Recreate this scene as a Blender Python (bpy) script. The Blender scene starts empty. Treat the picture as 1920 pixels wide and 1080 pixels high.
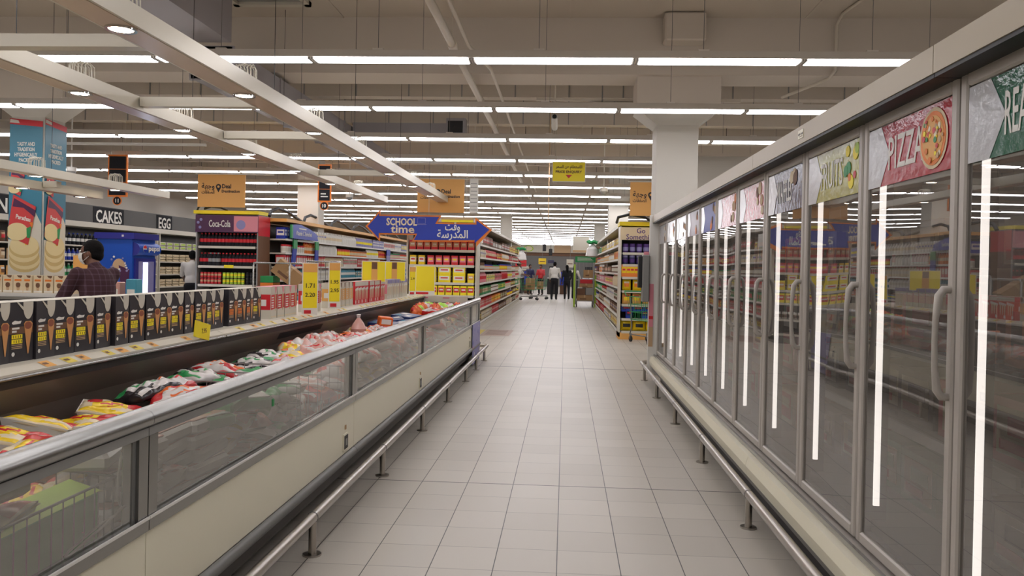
import bpy, math, random
from mathutils import Vector, Matrix, Euler
random.seed(7)
R = math.radians
SC = bpy.context.scene
COL = SC.collection
# ---------------------------------------------------------------- camera, world, exposure
cam = bpy.data.objects.new('camera', bpy.data.cameras.new('camera'))
COL.objects.link(cam); SC.camera = cam
cam.data.sensor_width = 36.0
cam.data.lens = 1500.0 / 1920.0 * 36.0
cam.data.shift_x = -13.5 / 1920
cam.data.shift_y = -27.0 / 1920
cam.data.clip_end = 300; cam.data.clip_start = 0.02
cam.matrix_world = Matrix.Translation((0, 0, 1.42)) @ Matrix.Rotation(R(3.3), 4, 'Z') @ Matrix.Rotation(R(90 - 0.4), 4, 'X') @ Matrix.Rotation(0.020, 4, 'Z')
W = bpy.data.worlds.new('world'); SC.world = W; W.use_nodes = True
W.node_tree.nodes['Background'].inputs[0].default_value = (1, .93, .85, 1)
W.node_tree.nodes['Background'].inputs[1].default_value = 0.12
SC.view_settings.view_transform = 'Standard'; SC.view_settings.look = 'None'
SC.view_settings.exposure = 0.55; SC.view_settings.gamma = 1.0; SC.view_settings.use_curve_mapping = False
SC.cycles.use_denoising = True
SC.cycles.max_bounces = 7; SC.cycles.diffuse_bounces = 3; SC.cycles.glossy_bounces = 4
SC.cycles.transparent_max_bounces = 12; SC.cycles.transmission_bounces = 4
SC.cycles.caustics_reflective = False; SC.cycles.caustics_refractive = False
SC.cycles.sample_clamp_indirect = 6.0
TUBE_STRENGTH = 8.6

# ---------------------------------------------------------------- materials
def lin(c):
    return tuple((x / 12.92 if x <= .04045 else ((x + .055) / 1.055) ** 2.4) for x in c)
def hexc(h):
    return lin(tuple(int(h[i:i + 2], 16) / 255 for i in (0, 2, 4)))
MATS = {}
def M(key, col=None, rough=.5, metal=0.0, emit=0.0, bump=0.0, bscale=20, var=0.0, spec=.5, coat=0.0):
    """procedural material, colour given as hex; var adds a low-contrast noise to the colour"""
    if key in MATS: return MATS[key]
    if col is None: col = key; 
    m = bpy.data.materials.new('m_' + key); m.use_nodes = True
    nt = m.node_tree; b = nt.nodes['Principled BSDF']
    c = hexc(col)
    b.inputs['Base Color'].default_value = (*c, 1)
    b.inputs['Roughness'].default_value = rough; b.inputs['Metallic'].default_value = metal
    b.inputs['Specular IOR Level'].default_value = spec
    b.inputs['Coat Weight'].default_value = coat
    if emit:
        b.inputs['Emission Color'].default_value = (*c, 1); b.inputs['Emission Strength'].default_value = emit
    if var or bump:
        tc = nt.nodes.new('ShaderNodeTexCoord'); n = nt.nodes.new('ShaderNodeTexNoise')
        n.inputs['Scale'].default_value = bscale; n.inputs['Detail'].default_value = 4
        nt.links.new(tc.outputs['Object'], n.inputs['Vector'])
        if var:
            mx = nt.nodes.new('ShaderNodeMix'); mx.data_type = 'RGBA'
            mx.inputs[6].default_value = (*[x * (1 - var) for x in c], 1); mx.inputs[7].default_value = (*[min(1, x * (1 + var)) for x in c], 1)
            nt.links.new(n.outputs['Fac'], mx.inputs[0]); nt.links.new(mx.outputs[2], b.inputs['Base Color'])
        if bump:
            bp = nt.nodes.new('ShaderNodeBump'); bp.inputs['Strength'].default_value = bump; bp.inputs['Distance'].default_value = .02
            nt.links.new(n.outputs['Fac'], bp.inputs['Height']); nt.links.new(bp.outputs[0], b.inputs['Normal'])
    MATS[key] = m
    return m
def glass(key, tint, ior, rough=.0, wave=0.0, wscale=1.5, haze=0.0, mcol=(.5, .47, .42)):
    """thin glass: see-through plus mirror by angle, with condensation and floor reflections painted as a pale diffuse layer (mist)"""
    m = bpy.data.materials.new('m_' + key); m.use_nodes = True; nt = m.node_tree
    nt.nodes.remove(nt.nodes['Principled BSDF']); out = nt.nodes['Material Output']
    t = nt.nodes.new('ShaderNodeBsdfTransparent'); t.inputs[0].default_value = (*tint, 1)
    g = nt.nodes.new('ShaderNodeBsdfGlossy'); g.inputs['Roughness'].default_value = rough; g.inputs[0].default_value = (.9, .9, .9, 1)
    f = nt.nodes.new('ShaderNodeFresnel'); f.inputs[0].default_value = ior
    d = nt.nodes.new('ShaderNodeBsdfDiffuse'); d.inputs[0].default_value = (*mcol, 1)
    mx = nt.nodes.new('ShaderNodeMixShader'); m2 = nt.nodes.new('ShaderNodeMixShader'); m2.inputs[0].default_value = haze
    nt.links.new(t.outputs[0], m2.inputs[1]); nt.links.new(d.outputs[0], m2.inputs[2])
    nt.links.new(f.outputs[0], mx.inputs[0]); nt.links.new(m2.outputs[0], mx.inputs[1]); nt.links.new(g.outputs[0], mx.inputs[2])
    nt.links.new(mx.outputs[0], out.inputs[0])
    if wave:
        tc = nt.nodes.new('ShaderNodeTexCoord'); n = nt.nodes.new('ShaderNodeTexNoise'); n.inputs['Scale'].default_value = wscale; n.inputs['Detail'].default_value = 0
        bp = nt.nodes.new('ShaderNodeBump'); bp.inputs['Strength'].default_value = wave; bp.inputs['Distance'].default_value = .01
        nt.links.new(tc.outputs['Object'], n.inputs['Vector']); nt.links.new(n.outputs['Fac'], bp.inputs['Height'])
        nt.links.new(bp.outputs[0], g.inputs['Normal'])
    MATS[key] = m
glass('door_glass', (.62, .59, .56), 2.55, 0.0, .6, 1.3, .15, (.58, .52, .45))
glass('tub_glass', (.86, .88, .82), 2.5, 0.05, .12, 2, .2, (.85, .82, .72))
glass('clear_film', (.85, .85, .85), 1.5, .08)

def floor_mat():
    m = bpy.data.materials.new('m_floor'); m.use_nodes = True; nt = m.node_tree; b = nt.nodes['Principled BSDF']
    N = nt.nodes.new; L = nt.links.new
    tc = N('ShaderNodeTexCoord'); sp = N('ShaderNodeSeparateXYZ'); L(tc.outputs['Object'], sp.inputs[0])
    def line(axis, off, half, step=.3):
        a = N('ShaderNodeMath'); a.operation = 'ADD'; a.inputs[1].default_value = off + 300; L(sp.outputs[axis], a.inputs[0])
        p = N('ShaderNodeMath'); p.operation = 'PINGPONG'; p.inputs[1].default_value = step / 2; L(a.outputs[0], p.inputs[0])
        c = N('ShaderNodeMath'); c.operation = 'LESS_THAN'; c.inputs[1].default_value = half; L(p.outputs[0], c.inputs[0])
        return c
    lx = line(0, .013, .0024); ly = line(1, -5.23, .0026); l3 = line(1, -5.23 , .006, 60); 
    mxm = N('ShaderNodeMath'); mxm.operation = 'MULTIPLY'; mxm.inputs[1].default_value = .5; L(ly.outputs[0], mxm.inputs[0])
    ma = N('ShaderNodeMath'); ma.operation = 'MAXIMUM'; L(lx.outputs[0], ma.inputs[0]); L(mxm.outputs[0], ma.inputs[1])
    m0 = N('ShaderNodeMath'); m0.operation = 'MAXIMUM'; L(ma.outputs[0], m0.inputs[0]); L(l3.outputs[0], m0.inputs[1])
    jt = line(1, -11.45, .022, 60)   # wide expansion joint across the aisle
    mb = N('ShaderNodeMath'); mb.operation = 'MAXIMUM'; L(m0.outputs[0], mb.inputs[0]); L(jt.outputs[0], mb.inputs[1])
    # slight tone change from tile to tile, and a soft wear pattern
    def cell(axis, off):
        a = N('ShaderNodeMath'); a.operation = 'ADD'; a.inputs[1].default_value = off + 300; L(sp.outputs[axis], a.inputs[0])
        d = N('ShaderNodeMath'); d.operation = 'DIVIDE'; d.inputs[1].default_value = .3; L(a.outputs[0], d.inputs[0])
        f = N('ShaderNodeMath'); f.operation = 'FLOOR'; L(d.outputs[0], f.inputs[0]); return f
    cb = N('ShaderNodeCombineXYZ'); L(cell(0, .013).outputs[0], cb.inputs[0]); L(cell(1, -5.23).outputs[0], cb.inputs[1])
    wn = N('ShaderNodeTexWhiteNoise'); L(cb.outputs[0], wn.inputs[0])
    base = N('ShaderNodeMix'); base.data_type = 'RGBA'; base.inputs[6].default_value = (*hexc('b7b0a4'), 1); base.inputs[7].default_value = (*hexc('c0b9ad'), 1)
    L(wn.outputs[0], base.inputs[0])
    mix = N('ShaderNodeMix'); mix.data_type = 'RGBA'; mix.inputs[7].default_value = (*hexc('2e2a26'), 1)
    L(mb.outputs[0], mix.inputs[0]); L(base.outputs[2], mix.inputs[6]); L(mix.outputs[2], b.inputs['Base Color'])
    ns = N('ShaderNodeTexNoise'); ns.inputs['Scale'].default_value = 1.7; L(tc.outputs['Object'], ns.inputs['Vector'])
    mr = N('ShaderNodeMapRange'); mr.inputs['To Min'].default_value = .3; mr.inputs['To Max'].default_value = .38
    L(ns.outputs['Fac'], mr.inputs['Value']); L(mr.outputs[0], b.inputs['Roughness'])
    MATS['floor'] = m
floor_mat()
def plaid_mat():
    m = bpy.data.materials.new('m_plaid'); m.use_nodes = True; nt = m.node_tree; b = nt.nodes['Principled BSDF']
    N = nt.nodes.new; L = nt.links.new
    tc = N('ShaderNodeTexCoord'); sp = N('ShaderNodeSeparateXYZ'); L(tc.outputs['Object'], sp.inputs[0])
    outs = []
    for ax in (0, 2):
        p = N('ShaderNodeMath'); p.operation = 'PINGPONG'; p.inputs[1].default_value = .024; L(sp.outputs[ax], p.inputs[0])
        c = N('ShaderNodeMath'); c.operation = 'LESS_THAN'; c.inputs[1].default_value = .0045; L(p.outputs[0], c.inputs[0]); outs.append(c)
    a = N('ShaderNodeMath'); a.operation = 'ADD'; L(outs[0].outputs[0], a.inputs[0]); L(outs[1].outputs[0], a.inputs[1])
    h = N('ShaderNodeMath'); h.operation = 'MULTIPLY'; h.inputs[1].default_value = .5; L(a.outputs[0], h.inputs[0])
    mix = N('ShaderNodeMix'); mix.data_type = 'RGBA'; mix.inputs[6].default_value = (*hexc('3a1f26'), 1); mix.inputs[7].default_value = (*hexc('57414f'), 1)
    L(h.outputs[0], mix.inputs[0]); L(mix.outputs[2], b.inputs['Base Color']); b.inputs['Roughness'].default_value = .9
    MATS['plaid'] = m
plaid_mat()
def egg_mat():
    pass
for k, a in dict(
    wall=('bfb9ae', .85), ceiling=('c8bdae', .9), beam=('cabfb1', .88), column=('cfcbc1', .7), white=('dedbd3', .5), offwhite=('cbc5b5', .45),
    cream=('e4dec6', .35), canopy=('a3957c', .4), duct_face=('5e534b', .32), tag=('dcc653', .5), cone=('c98f55', .6), cone_in=('8f4f35', .6), black=('121214', .5), dark=('241f1f', .55), kick=('2a272b', .45), grey=('8b8a86', .4), midgrey=('6f6e6b', .45),
    duct=('9b979a', .5), pipe=('cfc5b4', .5), yellow=('f2dc1e', .5), orange=('e07a24', .5), red=('c8202a', .45), green=('1f8a4a', .5),
    blue=('14329f', .4), navy=('22264f', .45), purple=('4a2a72', .45), brown=('6b4a32', .6), tan=('c0a07a', .6), mustard=('e0a658', .5),
    skin=('6e4a38', .55), hair=('0b0909', .75, 0, 0, .3, 60), card=('a5825a', .8), fascia=('4a4845', .6), clothblack=('15151a', .9), clothwhite=('d8d4cc', .85),
    pink=('d98a94', .6), lime=('a9c93a', .5), teal=('3f8ea3', .5), lilac=('8b87b5', .5), beige=('d8c6a4', .6), grout=('2e2a26', .8)).items():
    M(k, *a)
MATS['hair'].node_tree.nodes['Principled BSDF'].inputs['Specular IOR Level'].default_value = .15
M('steel', 'b0aaa2', .28, 1.0, bump=.03, bscale=60); M('alu', '9b9b98', .26, .95); M('chrome', 'c8c8c8', .12, 1.0); M('faded', 'b39c90', .5)
M('door_alu', 'b2aba2', .45, .1); M('housing', 'e2dcd4', .5); M('under', 'cfb9a4', .25); M('track', 'cfc8b6', .32, .1)
M('tube', 'fdfaff', .5, emit=TUBE_STRENGTH); M('led', 'fffcfa', .5, emit=1.5); M('spot', 'ffe6cc', .5, emit=22)
M('bluelight', 'dfe6ff', .5, emit=5); M('tub_in', '2a2422', .5); M('bag_red', 'b8262b', .3); M('film', 'd9d4d0', .22)
M('glossgreen', '1c5c41', .1, bump=.1, bscale=25, spec=.22); M('glossred', 'a31428', .1, bump=.1, bscale=25, spec=.22); M('glossyellow', '948f22', .1, bump=.1, bscale=25, spec=.22); M('glossnavy', '1c2048', .1, bump=.1, bscale=25, spec=.22)
M('glosswhite', 'b9b9bb', .1, bump=.1, bscale=25, spec=.22); M('glosspurple', '4b2347', .3)

# ---------------------------------------------------------------- mesh builder
OFF = {}
class MB:
    def __init__(s): s.v = []; s.f = []; s.m = []; s.s = []; s.slots = []
    def mi(s, k):
        if k not in s.slots: s.slots.append(k)
        return s.slots.index(k)
    def add(s, vs, fs, k, sm=False):
        o = len(s.v); s.v += [tuple(v) for v in vs]; i = s.mi(k)
        for f in fs: s.f.append([o + j for j in f]); s.m.append(i); s.s.append(sm)
        return s
    def box(s, x0, y0, z0, x1, y1, z1, k, T=None):
        if x1 < x0: x0, x1 = x1, x0
        if y1 < y0: y0, y1 = y1, y0
        if z1 < z0: z0, z1 = z1, z0
        v = [Vector(p) for p in ((x0, y0, z0), (x1, y0, z0), (x1, y1, z0), (x0, y1, z0), (x0, y0, z1), (x1, y0, z1), (x1, y1, z1), (x0, y1, z1))]
        if T is not None: v = [T @ p for p in v]
        return s.add(v, [(0, 3, 2, 1), (4, 5, 6, 7), (0, 1, 5, 4), (1, 2, 6, 5), (2, 3, 7, 6), (3, 0, 4, 7)], k)
    def rbox(s, x0, y0, z0, x1, y1, z1, k, b=.01):
        """box with chamfered vertical and horizontal edges"""
        c = []
        for z, i in ((z0, b), (z0 + b, 0), (z1 - b, 0), (z1, b)):
            c.append([(x0 + i + b, y0 + i, z), (x1 - i - b, y0 + i, z), (x1 - i, y0 + i + b, z), (x1 - i, y1 - i - b, z), (x1 - i - b, y1 - i, z), (x0 + i + b, y1 - i, z), (x0 + i, y1 - i - b, z), (x0 + i, y0 + i + b, z)])
        v = sum(c, []); f = [tuple(range(7, -1, -1)), tuple(range(24, 32))]
        for r in range(3):
            for j in range(8): a = r * 8 + j; d = r * 8 + (j + 1) % 8; f.append((a, d, d + 8, a + 8))
        return s.add(v, f, k)
    def poly(s, pts, k): return s.add(pts, [tuple(range(len(pts)))], k)
    def prism(s, pts, ext, k):
        """planar polygon extruded by vector ext"""
        n = len(pts); e = Vector(ext); v = [Vector(p) for p in pts]; v += [p + e for p in v]
        return s.add(v, [tuple(range(n - 1, -1, -1)), tuple(range(n, 2 * n))] + [(i, (i + 1) % n, n + (i + 1) % n, n + i) for i in range(n)], k)
    def cyl(s, p0, p1, r0, k, r1=None, n=12, caps=True, sm=True):
        p0 = Vector(p0); p1 = Vector(p1); r1 = r0 if r1 is None else r1
        d = (p1 - p0).normalized(); a = d.orthogonal().normalized(); b = d.cross(a)
        v = []
        for p, r in ((p0, r0), (p1, r1)):
            v += [p + (a * math.cos(t) + b * math.sin(t)) * r for t in [2 * math.pi * i / n for i in range(n)]]
        s.add(v, [(i, (i + 1) % n, n + (i + 1) % n, n + i) for i in range(n)], k, sm)
        if caps: s.add(v[:n], [tuple(range(n - 1, -1, -1))], k); s.add(v[n:], [tuple(range(n))], k)
        return s
    def tube(s, pts, r, k, n=8):
        P = [Vector(p) for p in pts]; v = []; pa = None
        for i, p in enumerate(P):
            d = (P[min(i + 1, len(P) - 1)] - P[max(i - 1, 0)]).normalized()
            a = (pa - d * pa.dot(d)).normalized() if pa is not None and (pa - d * pa.dot(d)).length > 1e-4 else d.orthogonal().normalized()
            pa = a; b = d.cross(a); rr = r[i] if isinstance(r, (list, tuple)) else r
            v += [p + (a * math.cos(t) + b * math.sin(t)) * rr for t in [2 * math.pi * j / n for j in range(n)]]
        f = []
        for i in range(len(P) - 1):
            for j in range(n): f.append((i * n + j, i * n + (j + 1) % n, (i + 1) * n + (j + 1) % n, (i + 1) * n + j))
        s.add(v, f, k, True); s.add(v[:n], [tuple(range(n - 1, -1, -1))], k); s.add(v[-n:], [tuple(range(n))], k)
        return s
    def lathe(s, prof, c, n=12):
        """prof: list of (r, z, mat of the band above)"""
        c = Vector(c)
        for i in range(len(prof) - 1):
            r0, z0, k = prof[i]; r1, z1 = prof[i + 1][:2]
            v = [c + Vector((r * math.cos(2 * math.pi * j / n), r * math.sin(2 * math.pi * j / n), z)) for r, z in ((r0, z0), (r1, z1)) for j in range(n)]
            s.add(v, [(j, (j + 1) % n, n + (j + 1) % n, n + j) for j in range(n)], k, True)
        return s
    def sph(s, c, r, k, n=12, m=8, T=None):
        c = Vector(c); r = (r, r, r) if not hasattr(r, '__len__') else r; v = []
        for i in range(m + 1):
            t = math.pi * i / m
            for j in range(n):
                p = 2 * math.pi * j / n; q = Vector((r[0] * math.sin(t) * math.cos(p), r[1] * math.sin(t) * math.sin(p), r[2] * math.cos(t)))
                v.append(c + (T @ q if T is not None else q))
        f = [(i * n + j, (i + 1) * n + j, (i + 1) * n + (j + 1) % n, i * n + (j + 1) % n) for i in range(m) for j in range(n)]
        return s.add(v, f, k, True)
    def mesh(s, name, off=(0, 0, 0)):
        me = bpy.data.meshes.new(name); o = Vector(off)
        me.from_pydata([tuple(Vector(v) - o) for v in s.v], [], s.f)
        for k in s.slots: me.materials.append(MATS[k])
        me.polygons.foreach_set('material_index', s.m); me.polygons.foreach_set('use_smooth', s.s)
        me.update(); return me
    def part(s, name, parent, label=None, kind=None):
        off = OFF.get(parent.name, (0, 0, 0))
        o = bpy.data.objects.new(name, s.mesh(name, off)); COL.objects.link(o); o.parent = parent; OFF[o.name] = off
        if label: o['label'] = label
        if kind: o['kind'] = kind
        return o
    def solo(s, name, label, cat, loc=(0, 0, 0), group=None, kind=None):
        o = bpy.data.objects.new(name, s.mesh(name, loc)); COL.objects.link(o); o.location = loc; OFF[o.name] = loc
        return tag(o, label, cat, group, kind)
    def struct(s, name):
        o = bpy.data.objects.new(name, s.mesh(name)); COL.objects.link(o); o['kind'] = 'structure'; return o
def tag(o, label, cat, group=None, kind=None):
    if label: o['label'] = label
    if cat: o['category'] = cat
    if group: o['group'] = group
    if kind: o['kind'] = kind
    return o
def thing(name, label, cat, loc=(0, 0, 0), group=None, rz=None, kind=None):
    """Empty at the base of the thing. With rz the parts are built in its own axes, else in world axes."""
    o = bpy.data.objects.new(name, None); COL.objects.link(o); o.location = loc; o.empty_display_size = .1
    if rz is not None: o.rotation_euler = (0, 0, rz); OFF[o.name] = (0, 0, 0)
    else: OFF[o.name] = loc
    return tag(o, label, cat, group, kind)
def inst(me, name, label, cat, loc, rot=0, group=None, scale=None):
    o = bpy.data.objects.new(name, me); COL.objects.link(o); o.location = loc
    o.rotation_euler = rot if hasattr(rot, '__len__') else (0, 0, rot)
    if scale: o.scale = scale
    return tag(o, label, cat, group)
def copy_tree(o, parent=None):
    c = o.copy(); COL.objects.link(c)
    if parent is not None: c.parent = parent
    for ch in list(o.children): copy_tree(ch, c)
    return c

# ---------------------------------------------------------------- lettering
FORMS = {'ا': (0xFE8D, 0), 'ل': (0xFEDD, 1), 'د': (0xFEA9, 0), 'ر': (0xFEAD, 0), 'س': (0xFEB1, 1), 'ة': (0xFE93, 0), 'و': (0xFEED, 0), 'ق': (0xFED5, 1),
         'ت': (0xFE95, 1), 'م': (0xFEE1, 1), 'ج': (0xFE9D, 1), 'ه': (0xFEE9, 1), 'ص': (0xFEB9, 1), 'ف': (0xFED1, 1), 'ع': (0xFEC9, 1), 'ن': (0xFEE5, 1), 'ي': (0xFEF1, 1), 'ب': (0xFE8F, 1), 'خ': (0xFEA5, 1), 'ء': (0xFE80, 0)}
def arabic(t):
    out = []
    for w in t.split(' '):
        r = ''
        for i, c in enumerate(w):
            base, dual = FORMS[c]; prev = i > 0 and FORMS[w[i - 1]][1]; nxt = i < len(w) - 1 and dual and w[i + 1] != 'ء'
            off = (3 if nxt else 1) if prev else (2 if nxt else 0)
            r += chr(base + off)
        out.append(r[::-1])
    return ' '.join(out[::-1])
def text(parent, name, body, o, u, v, size, mat, bold=0.0, ext=.002, width=None, part_label=None):
    """o: centre point; u: reading direction; v: up. Mesh lettering, a part of parent."""
    cu = bpy.data.curves.new('t', 'FONT'); cu.body = body; cu.size = size; cu.align_x = 'CENTER'; cu.align_y = 'CENTER'
    cu.extrude = ext; cu.offset = bold * size; cu.resolution_u = 2; cu.space_line = .85
    ob = bpy.data.objects.new('t', cu); COL.objects.link(ob)
    dg = bpy.context.evaluated_depsgraph_get(); dg.update()
    me = bpy.data.meshes.new_from_object(ob.evaluated_get(dg)); me.name = name
    bpy.data.objects.remove(ob); bpy.data.curves.remove(cu)
    u = Vector(u).normalized(); v = Vector(v).normalized(); n = u.cross(v)
    xs = [q.co.x for q in me.vertices] or [0]; ys = [q.co.y for q in me.vertices] or [0]
    k = width / (max(xs) - min(xs)) if width and xs else 1.0
    cx, cy = (max(xs) + min(xs)) / 2, (max(ys) + min(ys)) / 2
    off = Vector(OFF.get(parent.name, (0, 0, 0)))
    for q in me.vertices: q.co = Vector(o) - off + u * (q.co.x - cx) * k + v * (q.co.y - cy) + n * (q.co.z)
    me.materials.clear(); me.materials.append(MATS[mat]); me.update()
    t = bpy.data.objects.new(name, me); COL.objects.link(t); t.parent = parent; OFF[t.name] = tuple(off)
    if part_label: t['label'] = part_label
    return t
FX = ((1, 0, 0), (0, 0, 1))        # facing the camera side (-Y)
FL = ((0, -1, 0), (0, 0, 1))       # on a face looking towards -X
FR = ((0, 1, 0), (0, 0, 1))        # on a face looking towards +X
def circ(c, r, axis='Y', n=16, squash=1.0):
    if axis == 'Y': return [(c[0] + r * math.cos(2 * math.pi * i / n), c[1], c[2] + squash * r * math.sin(2 * math.pi * i / n)) for i in range(n)]
    if axis == 'Z': return [(c[0] + r * math.cos(2 * math.pi * i / n), c[1] + squash * r * math.sin(2 * math.pi * i / n), c[2]) for i in range(n)]
    return [(c[0], c[1] + r * math.cos(2 * math.pi * i / n), c[2] + squash * r * math.sin(2 * math.pi * i / n)) for i in range(n)]
# ================================================================ THE SETTING
mb = MB(); mb.box(-13, -4, -.1, 9, 71, 0, 'floor'); mb.struct('floor')
mb = MB(); mb.box(-13, -4, 4.8, 9, 71, 4.95, 'ceiling')
for i in range(-4, 3): mb.box(i * 3.1 - .01, -4, 4.79, i * 3.1 + .01, 71, 4.8, 'beam')
mb.struct('ceiling')
mb = MB(); mb.box(-12.2, -4, 0, -12, 71, 4.8, 'wall'); mb.struct('wall_left')
mb = MB(); mb.box(8, -4, 0, 8.2, 71, 4.8, 'wall'); mb.struct('wall_right')
mb = MB(); mb.box(-13, -4.2, 0, 9, -4, 4.8, 'wall'); mb.struct('wall_front')
mb = MB(); mb.box(-13, 70, 0, 9, 70.2, 4.8, 'wall'); mb.struct('wall_back')
for i, (y, d, z) in enumerate([(10.8, .65, 4.04), (19.2, .5, 4.0), (27.5, .5, 4.0), (36, .5, 4.0), (45, .5, 4.0), (54, .5, 4), (62, .5, 4)]):
    mb = MB(); mb.box(-12, y, z, 8, y + d, 4.8, 'beam'); mb.struct('beam_%d' % (i + 1))
# secondary ribs: lower panels with vertical joints between the main beams
n = 8
for y in (13.4, 15.9, 22.2, 25, 31):
    mb = MB(); mb.box(-12, y, 4.28, 8, y + .25, 4.8, 'ceiling')
    for i in range(-13, 9): mb.box(i * .9 - .01, y - .012, 4.28, i * .9 + .01, y, 4.8, 'grey')
    mb.struct('beam_%d' % n); n += 1
def column(n, x0, x1, y0, y1, cap=True):
    mb = MB(); mb.box(x0, y0, 0, x1, y1, 4.04 if cap else 4.8, 'column')
    if cap:
        a, b = .28, .05
        mb.box(x0 - a, y0 - b, 3.62, x1 + a, y1 + b, 4.04, 'beam')
        v = [(x0, y0, 3.4), (x1, y0, 3.4), (x1, y1, 3.4), (x0, y1, 3.4), (x0 - a, y0 - b, 3.62), (x1 + a, y0 - b, 3.62), (x1 + a, y1 + b, 3.62), (x0 - a, y1 + b, 3.62)]
        mb.add(v, [(0, 1, 5, 4), (1, 2, 6, 5), (2, 3, 7, 6), (3, 0, 4, 7)], 'column')
    mb.struct('column_%d' % n)
column(1, 1.2, 1.76, 10.95, 11.5)
column(2, -7.8, -7.32, 10.82, 11.27)
column(3, -6.67, -6.14, 19.5, 20.0, False)
column(4, 1.25, 1.84, 24.0, 24.5, False)
column(5, -2.45, -2.03, 29.7, 30.1, False)
column(6, 1.2, 1.65, 34.2, 34.7, False)
mb = MB(); mb.box(1.82, 13.9, 0, 7.9, 14.05, 3.42, 'wall'); mb.box(1.82, 13.87, 3.4, 7.9, 14.08, 3.45, 'beam'); mb.struct('partition_wall')
mb = MB(); mb.rbox(1.23, 10.5, 4.42, 1.76, 10.8, 4.79, 'beam', .02)
mb.solo('junction_box', 'square grey box fixed high on the beam above the wide right column', 'junction box', (1.5, 10.6, 4.42))

# ================================================================ CEILING FITTINGS
ordn = 'first second third fourth fifth sixth seventh eighth ninth tenth eleventh twelfth thirteenth fourteenth fifteenth sixteenth'.split()
XG = [-.905 + 1.507 * k for k in range(-7, 6)]
hm = {}
mb = MB(); mb.box(0, -.08, .0, 1.44, .08, .02, 'tube'); TUBE = mb.mesh('lamp_tube')
mb = MB(); mb.box(-.033, -.075, .004, .033, .075, .025, 'housing'); mb.box(-.02, -.08, .0, -.008, .08, .02, 'grey'); mb.box(.008, -.08, .0, .02, .08, .02, 'grey'); HOLD = mb.mesh('lamp_holder')
mb = MB(); mb.cyl((0, 0, 0), (0, 0, 1.37), .0032, 'midgrey', n=5); mb.box(-.05, -.02, -.0, .05, .02, .02, 'housing'); WIRE = mb.mesh('suspension_wire')
def light_row(y, lab, group=None, x0=-7, x1=7, wires=True):
    z = 3.33
    t = thing('fluorescent_light_row', lab, 'light', (0, y, z), group)
    xs = XG[x0 + 7:x1 + 7]
    mb = MB(); a, b = xs[0], xs[-1]
    mb.add([(a, y - .09, z + .02), (b, y - .09, z + .02), (b, y + .09, z + .02), (a, y + .09, z + .02), (a, y - .04, z + .1), (b, y - .04, z + .1), (b, y + .04, z + .1), (a, y + .04, z + .1)],
           [(0, 3, 2, 1), (4, 5, 6, 7), (0, 1, 5, 4), (1, 2, 6, 5), (2, 3, 7, 6), (3, 0, 4, 7)], 'housing')
    mb.part('housing', t)
    for i, x in enumerate(xs[:-1]):
        for me, nm, dx, dz in ((TUBE, 'lamp_tube', .033, 0), (HOLD, 'lamp_holder', 0, 0), (WIRE, 'suspension_wire', .62, .1)):
            if nm == 'suspension_wire' and not (wires or i % 3 == 0): continue
            o = bpy.data.objects.new(nm, me); COL.objects.link(o); o.parent = t; o.location = (x + dx, 0, dz)
    return t
for k in range(-4, 27):
    y = 7.42 + 2.3 * k
    if k < 0: light_row(y, 'suspended fluorescent row overhead, %s one nearer than the frontmost visible row' % ordn[-k - 1], None)
    elif k < 13: light_row(y, 'suspended white fluorescent light row, %s counted from the front of the hall' % ordn[k] if k else 'suspended white fluorescent light row nearest the viewer, crossing above the freezer doors', None)
    else: light_row(y, 'distant suspended fluorescent light row over the back of the hall', 'distant fluorescent light rows', -3 if k > 18 else -5, 4, False)

def track(x, z, w, h, y0, y1, spots, lab, grill=True):
    t = thing('spotlight_track', lab, 'light track', (x, y0, z), 'cream spotlight tracks above the freezers')
    mb = MB(); mb.box(x - w / 2, y0, z, x + w / 2, y1, z + h, 'track'); mb.box(x - w / 2 + .02, y0 + .02, z - .003, x + w / 2 - .02, y1 - .02, z, 'under'); mb.part('beam_body', t)
    for y in spots:
        mb = MB(); mb.lathe([(.085, 0, 'chrome'), (.085, -.012, 'chrome'), (.07, -.012, 'chrome'), (.062, .0, 'chrome')], (x, y, z - .003), 20)
        s = mb.part('spotlight', t)
        mb = MB(); mb.lathe([(.001, -.008, 'spot'), (.064, -.008, 'spot'), (.066, -.002, 'spot')], (x, y, z - .003), 20); mb.part('lens', s)
        if grill:
            mb = MB()
            for j in range(7):
                a = (j - 3) * .022
                mb.tube([(x + a, y - .08 + abs(a) * .5, z + h), (x + a, y - .075 + abs(a) * .5, z + h + .09), (x + a, y, z + h + .12), (x + a, y + .075, z + h + .09), (x + a, y + .08, z + h)], .004, 'track', 5)
            mb.tube([(x - .09, y, z + h), (x - .085, y, z + h + .09), (x, y, z + h + .125), (x + .085, y, z + h + .09), (x + .09, y, z + h)], .005, 'track', 5); mb.part('lamp_cage', s)
    for y in [y0 + .4 + 2.6 * i for i in range(int((y1 - y0) / 2.6))]: MB().cyl((x, y, z + h), (x, y, 4.8), .003, 'black', n=5, caps=False).part('hanging_wire', t)
sp = [2.9, 4.55, 6.2, 7.95, 9.7, 11.4, 13.1, 14.8]
track(-2.51, 2.72, .22, .115, -1.5, 16.8, [2.63, 4.35, 6.07, 7.79, 9.51, 11.2, 12.9, 14.6], 'cream spotlight track running over the cone box ledge')
track(-3.8, 2.72, .2, .115, 4.9, 16.4, [6.03, 7.7, 9.35, 11.0, 12.7, 14.4], 'cream spotlight track left of the longest one, ending near the mustard signs')
track(-6.4, 2.42, .18, .1, 4, 12.4, [7.6, 9.3, 11.0], 'short cream spotlight track crossing high in front of the advert column')
track(-6.78, 2.3, .18, .1, 4, 11.2, [9.6, 10.8], 'lowest cream spotlight track crossing in front of the advert column', False)
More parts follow.
